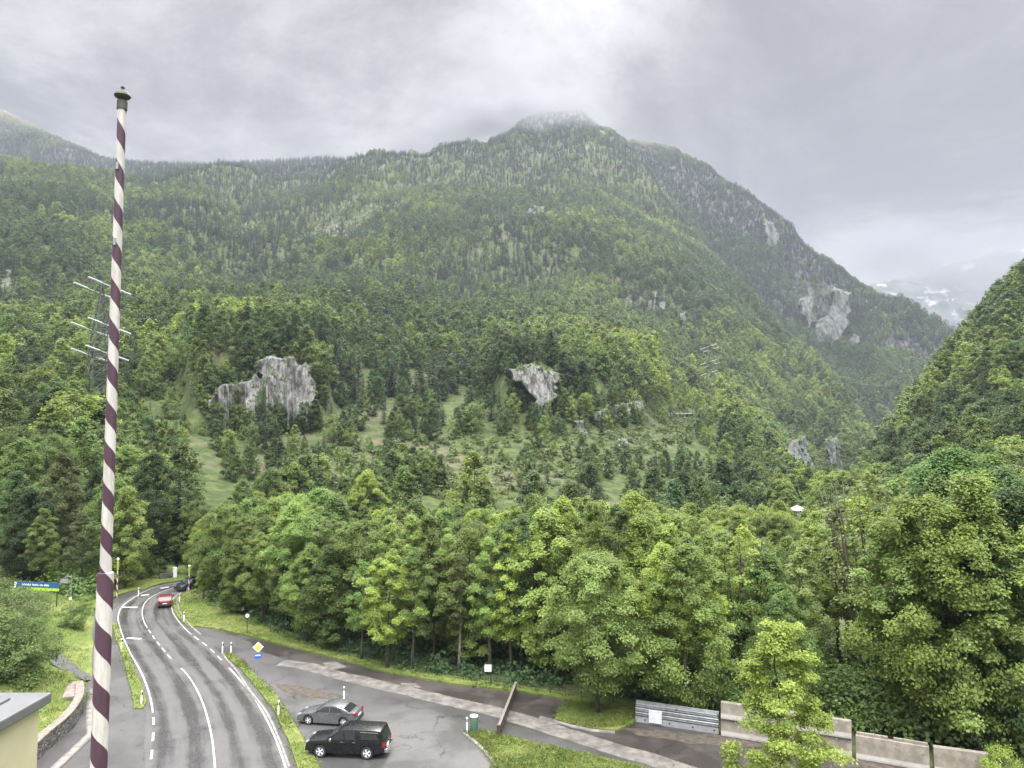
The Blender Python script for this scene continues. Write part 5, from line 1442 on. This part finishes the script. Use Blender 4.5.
# striped posts with yellow tops at the bend
def topped(px, py, z, Ht, label, r=.085):
    p = gp(px, py, z); o = empty('striped_post', tuple(p)); tag(o, label, 'post', 'striped posts with yellow tops')
    MB().lathe([(r, -.2), (r * .9, Ht * .72)], 14).build('pole', stripe_mat('red_white_stripes', (.62, .6, .58), (.22, .06, .06), .9, .9, .0, False), o, smooth=True)
    MB().lathe([(r * 1.5, Ht * .70), (r * 1.5, Ht * .93), (r * 1.1, Ht * .95)], 14).build('yellow_top', plain('lantern_yellow', (.33, .35, .06), .5), o)
    MB().lathe([(.04, Ht * .945), (.13, Ht * .96), (.16, Ht * .985), (.1, Ht * 1.01), (.02, Ht * 1.02)], 14).build('finial', WHITE, o, smooth=True)
topped(116.8, 596.5, .1, 4.6, 'striped post with yellow top on the verge left of the road'); topped(188.8, 591, .12, 3.2, 'shorter striped post with yellow top near the oncoming cars')
# green cabinet
GRN = plain('cabinet_green', (.05, .12, .075), .5, var=.15)
p = gp(474, 731.5, .1); o = empty('utility_cabinet', tuple(p)); tag(o, 'small green rounded utility cabinet with a pale lid on the grass tip', 'cabinet')
MB().lathe([(.27, -.05), (.27, .95), (.25, .98)], 20).build('housing', GRN, o, smooth=True)
MB().lathe([(.28, .97), (.29, 1.0), (.27, 1.06), (.1, 1.09)], 20).build('lid', plain('pale_lid', (.45, .47, .44), .5), o, smooth=True)
MB().box(-.14, .14, -.285, -.255, .25, .8).build('door', plain('cabinet_door', (.06, .14, .09), .5), o)
# timber barrier
WOODM = plain('weathered_planks', (.075, .05, .036), .85, var=.35, scale=4, worn=(.18, .15, .12)); WOODT = plain('grey_wood', (.17, .15, .13), .8, var=.25, scale=5)
a, b = gp(499, 737.5), gp(516, 692.5); ln = np.linalg.norm(b - a)
o = empty('timber_barrier', tuple(a), math.atan2(b[1] - a[1], b[0] - a[0])); tag(o, 'long low barrier of weathered brown planks running across the car park', 'barrier')
for k in range(3): MB().box(0, ln, -.05, .05, .08 + .23 * k, .295 + .23 * k).build('plank', WOODM, o, bevel=.012)
MB().box(-.03, ln + .03, -.09, .09, .77, .82).build('top_rail', WOODT, o, bevel=.012)
for k in range(5):
    x_ = .15 + (ln - .3) * k / 4; MB().box(x_ - .06, x_ + .06, .052, .16, 0, .768).build('post', WOODM, o)
# wire fence
FP = smooth_line(gp(*np.array([(270, 632.5), (325, 649), (390, 667), (450, 678), (508, 687), (568, 696), (640, 707)], float).T, .1), .25)
FG = plain('fence_green', (.02, .055, .035), .6)
o = empty('wire_fence', tuple(FP[0])); tag(o, 'dark green wire mesh fence between the car park and the wood', 'fence')
loc0 = FP[0]
mb = MB()
for q in FP[::1] - loc0:
    V = [(q[0] - .006, q[1], .05), (q[0] + .006, q[1], .05), (q[0] + .006, q[1], 1.5), (q[0] - .006, q[1], 1.5)]; mb.add(V, [(0, 1, 2, 3)])
for zz in np.arange(.1, 1.55, .2):
    for A, B in zip(FP[:-1] - loc0, FP[1:] - loc0): mb.add([(A[0], A[1], zz), (B[0], B[1], zz), (B[0], B[1], zz + .012), (A[0], A[1], zz + .012)], [(0, 1, 2, 3)])
mb.build('mesh_panel', FG, o)
for q in FP[::10] - loc0: MB().box(q[0] - .035, q[0] + .035, q[1] + .01, q[1] + .08, -.2, 1.62).build('post', FG, o)
p = gp(488, 684, .1); o = empty('notice_sign', (p[0], p[1] - .12, p[2])); tag(o, 'blank looking white square notice fixed to the wire fence', 'sign')
MB().box(-.28, .28, -.02, .0, 1.0, 1.55).build('plate', WHITE, o, bevel=.006)
for s in (-.2, .2): MB().box(s - .012, s + .012, .003, .02, -.1, 1.5).build('bracket', DSTEEL, o)
# steel barrier
a, b = gp(636, 721), gp(719, 733.5); ln = float(np.linalg.norm(b - a))
o = empty('steel_barrier', tuple(a), math.atan2(b[1] - a[1], b[0] - a[0])); tag(o, 'grey steel guard barrier of stacked ribbed rails beside the lone maple', 'barrier')
PS = plain('pale_steel', (.34, .355, .37), .5, metal=.3, var=.15)
MB().prism([(0, 0), (ln, 0), (ln, .40), (0, .40)], -.17, -.12).build('base_panel', PS, o)
for k, (z, dp_) in enumerate(((.44, 0), (.72, .05), (1.0, .10))):
    pr = [(-.16 + dp_, z), (-.20 + dp_, z + .05), (-.20 + dp_, z + .10), (-.13 + dp_, z + .13), (-.19 + dp_, z + .17), (-.19 + dp_, z + .21), (-.14 + dp_, z + .25), (-.10 + dp_, z + .25), (-.10 + dp_, z)]
    n = len(pr); V = [(x_, y, zz) for x_ in (0, ln) for y, zz in pr]
    MB().add(V, [tuple(range(n)), tuple(range(2 * n - 1, n - 1, -1))] + [((i + 1) % n, i, n + i, n + (i + 1) % n) for i in range(n)]).build('rail', STEEL, o)
V = [(x_, y, zz) for x_ in (0, ln) for y, zz in ((-.06, 1.27), (.28, 1.36), (.28, 1.33), (-.06, 1.24))]
MB().add(V, [(0, 1, 2, 3), (7, 6, 5, 4)] + [((i + 1) % 4, i, 4 + i, 4 + (i + 1) % 4) for i in range(4)]).build('top_plate', STEEL, o)
for x_ in (0.02, ln * .5, ln - .06): MB().box(x_ - .03, x_ + .05, -.09, .2, 0, 1.25).build('post', DSTEEL, o)
for x_ in (ln * .12, ln * .42, ln * .70, ln * .95): disc_ = disc(.06, .171, .176, .22); disc_.v = [(x + x_, y, z) for x, y, z in disc_.v]; disc_.build('hole', BLACK, o)
MB().box(ln * .17, ln * .33, -.26, -.215, .12, .98).build('access_panel', plain('panel_white', (.62, .65, .70), .5), o, bevel=.012)
# concrete barriers
CB = plain('barrier_concrete', (.235, .212, .175), .85, var=.25, scale=1.6, worn=(.16, .148, .128))
CBL = plain('barrier_foot', (.34, .325, .30), .85, var=.15, scale=2)
def barrier(a, b, h, label, z0=0.0, ridge=False, group=None, foot=True):
    ln = float(np.linalg.norm(b - a)) - .04
    o = empty('concrete_barrier', (a[0], a[1], z0), math.atan2(b[1] - a[1], b[0] - a[0])); tag(o, label, 'barrier', group)
    pr = [(-.30, 0), (-.30, .10), (-.26, .32), (-.16, h - .03), (-.13, h), (.13, h), (.16, h - .03), (.26, .32), (.30, .10), (.30, 0)]
    n = len(pr); V = [(x_, y, zz) for x_ in (0.02, ln) for y, zz in pr]
    MB().add(V, [tuple(range(n)), tuple(range(2 * n - 1, n - 1, -1))] + [((i + 1) % n, i, n + i, n + (i + 1) % n) for i in range(n)]).build('body', CB, o, bevel=.02)
    if foot: MB().add([(x_, y, zz) for x_ in (.03, ln - .01) for y, zz in ((-.315, .02), (-.315, .12), (-.272, .335), (-.25, .33), (-.25, .02))], [(0, 1, 2, 3, 4), (9, 8, 7, 6, 5)] + [((i + 1) % 5, i, 5 + i, 5 + (i + 1) % 5) for i in range(5)]).build('foot', CBL, o)
    if ridge:
        for x0, x1 in ((.06, ln * .45), (ln * .53, ln - .05)): MB().box(x0, x1, -.05, .10, h - .01, h + .17).build('ridge', CB, o, bevel=.02)
    return o
S0, S1 = gp(721.5, 734), gp(853, 756); Sm = (S0 + S1) / 2
G_ = 'stacked concrete barriers'
barrier(S0, Sm, 1.1, 'bottom concrete barrier of the stacked pair next to the steel barrier', group=G_); barrier(Sm, S1, 1.1, 'bottom concrete barrier of the stacked pair next to the low barriers', group=G_)
barrier(S0, Sm, 1.05, 'upper concrete barrier stacked next to the steel barrier', 1.105, group=G_); barrier(Sm, S1, 1.05, 'upper concrete barrier stacked above the low row', 1.105, group=G_)
barrier(gp(856, 757), gp(930.5, 770), 1.38, 'low concrete barrier with notched ridge adjoining the stacked ones', ridge=True, group='low concrete barriers')
barrier(gp(933.5, 770.5), gp(991, 779), 1.46, 'low concrete barrier with plain top at the end of the row', group='low concrete barriers')
# banner
BT = [gp(16, 590, 0), gp(60, 588.5, 0)]
db = 84.0
A = at(17, 583.0, db + 1.0); B = at(59.5, 580.8, db); ln = float(np.linalg.norm((B - A)[:2]))
o = empty('banner_board', (A[0], A[1], 0), math.atan2(B[1] - A[1], B[0] - A[0])); tag(o, 'long blue banner board with a lime stripe raised on posts above the bank', 'banner')
zt_ = float(A[2] + B[2]) / 2
MB().box(0, ln, -.05, 0, zt_ - .62, zt_).build('blue_panel', plain('banner_blue', (.02, .09, .22), .45, var=.1), o); MB().box(0, ln, -.052, .0, zt_ - .93, zt_ - .624).build('lime_stripe', plain('banner_lime', (.36, .52, .05), .45), o)
MB().box(-.28, -.003, -.05, 0, zt_ - .72, zt_ - .1).build('white_end', WHITE, o)
lt = MB(); x_ = ln * .13
for k in range(26):
    wl_ = (.06, .09, .07, .1)[k % 4]
    if k not in (9, 16, 20): lt.box(x_, x_ + wl_, -.056, -.0525, zt_ - .42, zt_ - .42 + (.2, .15, .22, .15)[k % 4])
    x_ += wl_ + .055
lt.build('lettering', WHITE, o)
for x_ in (.3, ln - .3): MB().tube([(x_, .06, .2), (x_, .06, zt_ - .05)], .06, 8).build('post', DSTEEL, o)
p = gp(70.5, 606, 1.0); o = empty('lamp_post', tuple(p)); tag(o, 'thin pale metal pole with a small white box beside the banner', 'pole')
MB().tube([(0, 0, -.3), (0, 0, 3.4)], .05, 8).build('pole', STEEL, o); MB().box(-.1, .14, -.17, -.052, .7, .95).build('box', WHITE, o)
MB().tube([(0, 0, 3.2), (-.5, 0, 3.25), (-.95, 0, 3.0)], .04, 6).build('arm', STEEL, o); MB().box(-1.2, -.35, -.05, .05, 2.5, 2.95).build('plate', plain('grey_plate', (.25, .24, .26), .5), o)
# stone wall with pale coping
STN = cliff_mat('wall_stone', (.045, .043, .04), (.17, .16, .145), (.05, .08, .025))
def stone_mat():
    m, t, b = new_mat('rubble_stone'); p = t.pos(); v = t.nt.nodes.new('ShaderNodeTexVoronoi'); v.inputs['Scale'].default_value = 3.2; t.L.new(t.mapping(p, (1, 1, 1.4)), v.inputs['Vector'])
    v2 = t.nt.nodes.new('ShaderNodeTexVoronoi'); v2.feature = 'DISTANCE_TO_EDGE'; v2.inputs['Scale'].default_value = 3.2; t.L.new(t.mapping(p, (1, 1, 1.4)), v2.inputs['Vector'])
    s = t.nt.nodes.new('ShaderNodeSeparateColor'); t.L.new(v.outputs['Color'], s.inputs[0])
    c = t.mix(s.outputs[0], (.07, .066, .06), (.21, .195, .17)); c = t.mix(t.ramp(v2.outputs[0], .02, .09, 1, 0), c, (.035, .033, .03))
    t.set(b.inputs['Base Color'], c); b.inputs['Roughness'].default_value = .9; bump(t, b, v2.outputs[0], .9, .08); return m
RUB = stone_mat(); COP = plain('coping_stone', (.19, .16, .135), .8, var=.3, scale=2.5)
wp = smooth_line(gp(*np.array([(30, 768), (51, 748), (66, 735), (76, 723), (81.5, 713), (83, 704), (82, 696)], float).T, .1), .4)
o = empty('stone_wall', tuple(wp[0])); tag(o, 'curved low rubble stone wall with pale coping along the pavement', 'wall')
def wall_strip(P, w0, w1, z0, z1):
    a = offset(P, w0); b = offset(P, w1); mb = MB(); n = len(P)
    z1 = np.broadcast_to(z1, n); V = []
    for i in range(n): V += [(a[i, 0], a[i, 1], z0), (a[i, 0], a[i, 1], z1[i]), (b[i, 0], b[i, 1], z1[i]), (b[i, 0], b[i, 1], z0)]
    F_ = [(4 * i + k, 4 * i + 4 + k, 4 * i + 4 + (k + 1) % 4, 4 * i + (k + 1) % 4) for i in range(n - 1) for k in range(4)] + [(0, 1, 2, 3), (4 * n - 4, 4 * n - 1, 4 * n - 2, 4 * n - 3)]
    return mb.add(V, F_)
Wl = wp - wp[0]; hz = 1.05 + 0 * np.arange(len(wp))
wall_strip(Wl, .0, .42, -.2, hz).build('wall', RUB, o)
cp_ = wall_strip(Wl, -.04, .5, 1.055, 1.16)
cp_.build('coping', COP, o)
q = np.array([gp(x_, y_, .95) for x_, y_ in ((62, 699), (80.5, 697), (81.5, 683.5), (73, 682.5), (67, 688))])
o = empty('stone_slab', (q[:, 0].mean(), q[:, 1].mean(), .95)); tag(o, 'pale flat stone platform at the upper end of the curved wall', 'stone slab')
mb = MB(); n = len(q); c0 = q.mean(0); V = [(x_ - c0[0], y_ - c0[1], zz) for zz in (-1.0, .12) for x_, y_ in q[:, :2]]
mb.add(V, [tuple(range(n))[::-1], tuple(range(n, 2 * n))] + [(i, (i + 1) % n, n + (i + 1) % n, n + i) for i in range(n)]).build('slab', COP, o, bevel=.05)
# little hut by the gorge, avalanche gallery on the meadow, low wall at the bend
p = gp(797.5, 516.5); o = empty('hut', (p[0], p[1], -.15), rad(20)); tag(o, 'small pale hut with a white pyramid roof far off by the gorge', 'hut')
MB().box(-1.5, 1.5, -1.5, 1.5, 0, 1.75).build('wall', plain('hut_wall', (.42, .39, .37), .8), o)
MB().add([(-1.9, -1.9, 1.7), (1.9, -1.9, 1.7), (1.9, 1.9, 1.7), (-1.9, 1.9, 1.7), (0, 0, 2.9)], [(3, 2, 1, 0), (0, 1, 4), (1, 2, 4), (2, 3, 4), (3, 0, 4)]).build('roof', plain('pale_roof', (.40, .40, .42), .5), o)
MB().box(-.5, .4, -1.52, -1.49, 0, 1.5).build('door', plain('hut_door', (.12, .09, .07), .7), o)
dg = d1_at(682, 416); A = at(667, 414, dg - 3); B = at(700, 410.5, dg - 3); ln = float(np.linalg.norm((B - A)[:2]))
o = empty('rail_gallery', (A[0], A[1], A[2] - 1.2), math.atan2(B[1] - A[1], B[0] - A[0])); tag(o, 'long low concrete gallery roof along the upper edge of the meadow', 'gallery')
MB().box(0, ln, -1.0, 4, 1.2, 1.75).build('roof', plain('gallery_concrete', (.40, .40, .40), .8), o); MB().box(0, ln, 3, 4.2, -2, 1.195).build('wall', CLFD, o)
for k in range(8): MB().box(ln * (k + .2) / 8, ln * (k + .2) / 8 + .5, -.8, -.3, -2, 1.195).build('pillar', CONC, o)
a, b = gp(160, 580), gp(173, 578.5); ln = float(np.linalg.norm(b - a)); o = empty('stone_wall', tuple(a), math.atan2(b[1] - a[1], b[0] - a[0])); tag(o, 'short grey wall with a white end block beyond the road bend', 'wall')
MB().box(0, ln, 0, .4, -.1, .8).build('wall', CLFD, o, bevel=.03); MB().box(ln + .01, ln + .5, -.05, .45, -.1, 1.5).build('end_block', WHITE, o, bevel=.03)
# ------------------------------------------------------------------ air
def haze_mat():
    m = bpy.data.materials.new('haze'); m.use_nodes = True; nt = m.node_tree
    nt.nodes.remove(nt.nodes['Principled BSDF'])
    v = nt.nodes.new('ShaderNodeVolumePrincipled'); v.inputs['Color'].default_value = (.44, .485, .59, 1); v.inputs['Density'].default_value = HAZE
    v.inputs['Anisotropy'].default_value = .2
    nt.links.new(v.outputs[0], nt.nodes['Material Output'].inputs['Volume'])
    return m
HAZE = .00014
hb = MB().box(-3300, 3300, -350, 4500, -64, 1020)
ho = hb.build('haze', haze_mat()); tag(ho, 'pale damp air filling the whole valley', 'haze', kind='stuff')

# ------------------------------------------------------------------ cloud hanging on the summits
def mist(c, r, dens, label, seed, sc):
    m = bpy.data.materials.new('mist'); m.use_nodes = True; nt = m.node_tree; nt.nodes.remove(nt.nodes['Principled BSDF']); t = NT(nt)
    v = nt.nodes.new('ShaderNodeVolumePrincipled'); v.inputs['Color'].default_value = (.42, .42, .45, 1); v.inputs['Anisotropy'].default_value = .1
    o_ = t.obj(); ln_ = nt.nodes.new('ShaderNodeVectorMath'); ln_.operation = 'LENGTH'; t.L.new(o_, ln_.inputs[0])
    e = t.ramp(ln_.outputs['Value'], .25, 1.0, 1, 0)
    n = t.noise(t.mapping(o_, (sc, sc, sc * .7), (seed, 0, 0)), 1.0, 4, .6)
    d_ = t.math('MULTIPLY', t.math('MULTIPLY', e, t.ramp(n, .38, .66)), dens); t.L.new(d_, v.inputs['Density'])
    nt.links.new(v.outputs[0], nt.nodes['Material Output'].inputs['Volume'])
    bm = bmesh.new(); bmesh.ops.create_icosphere(bm, subdivisions=3, radius=1.0); me = bpy.data.meshes.new('mist'); bm.to_mesh(me); bm.free(); me.materials.append(m)
    o = link('mist', me); o.location = c; o.scale = r; tag(o, label, 'cloud', kind='stuff')
mist(tuple(at(505, 122, 1880)), (330, 260, 90), .022, 'thin cloud wrapped round the snowy summit', 1, 2.2)
mist(tuple(at(250, 150, 1750)), (640, 300, 60), .0035, 'thin cloud veiling the wooded ridge', 2, 2.4)
mist(tuple(at(935, 262, 3000)), (700, 400, 210), .007, 'cloud hiding the top of the far mountain', 3, 2.0)
SC.cycles.volume_step_rate = 1.0; SC.cycles.volume_max_steps = 64
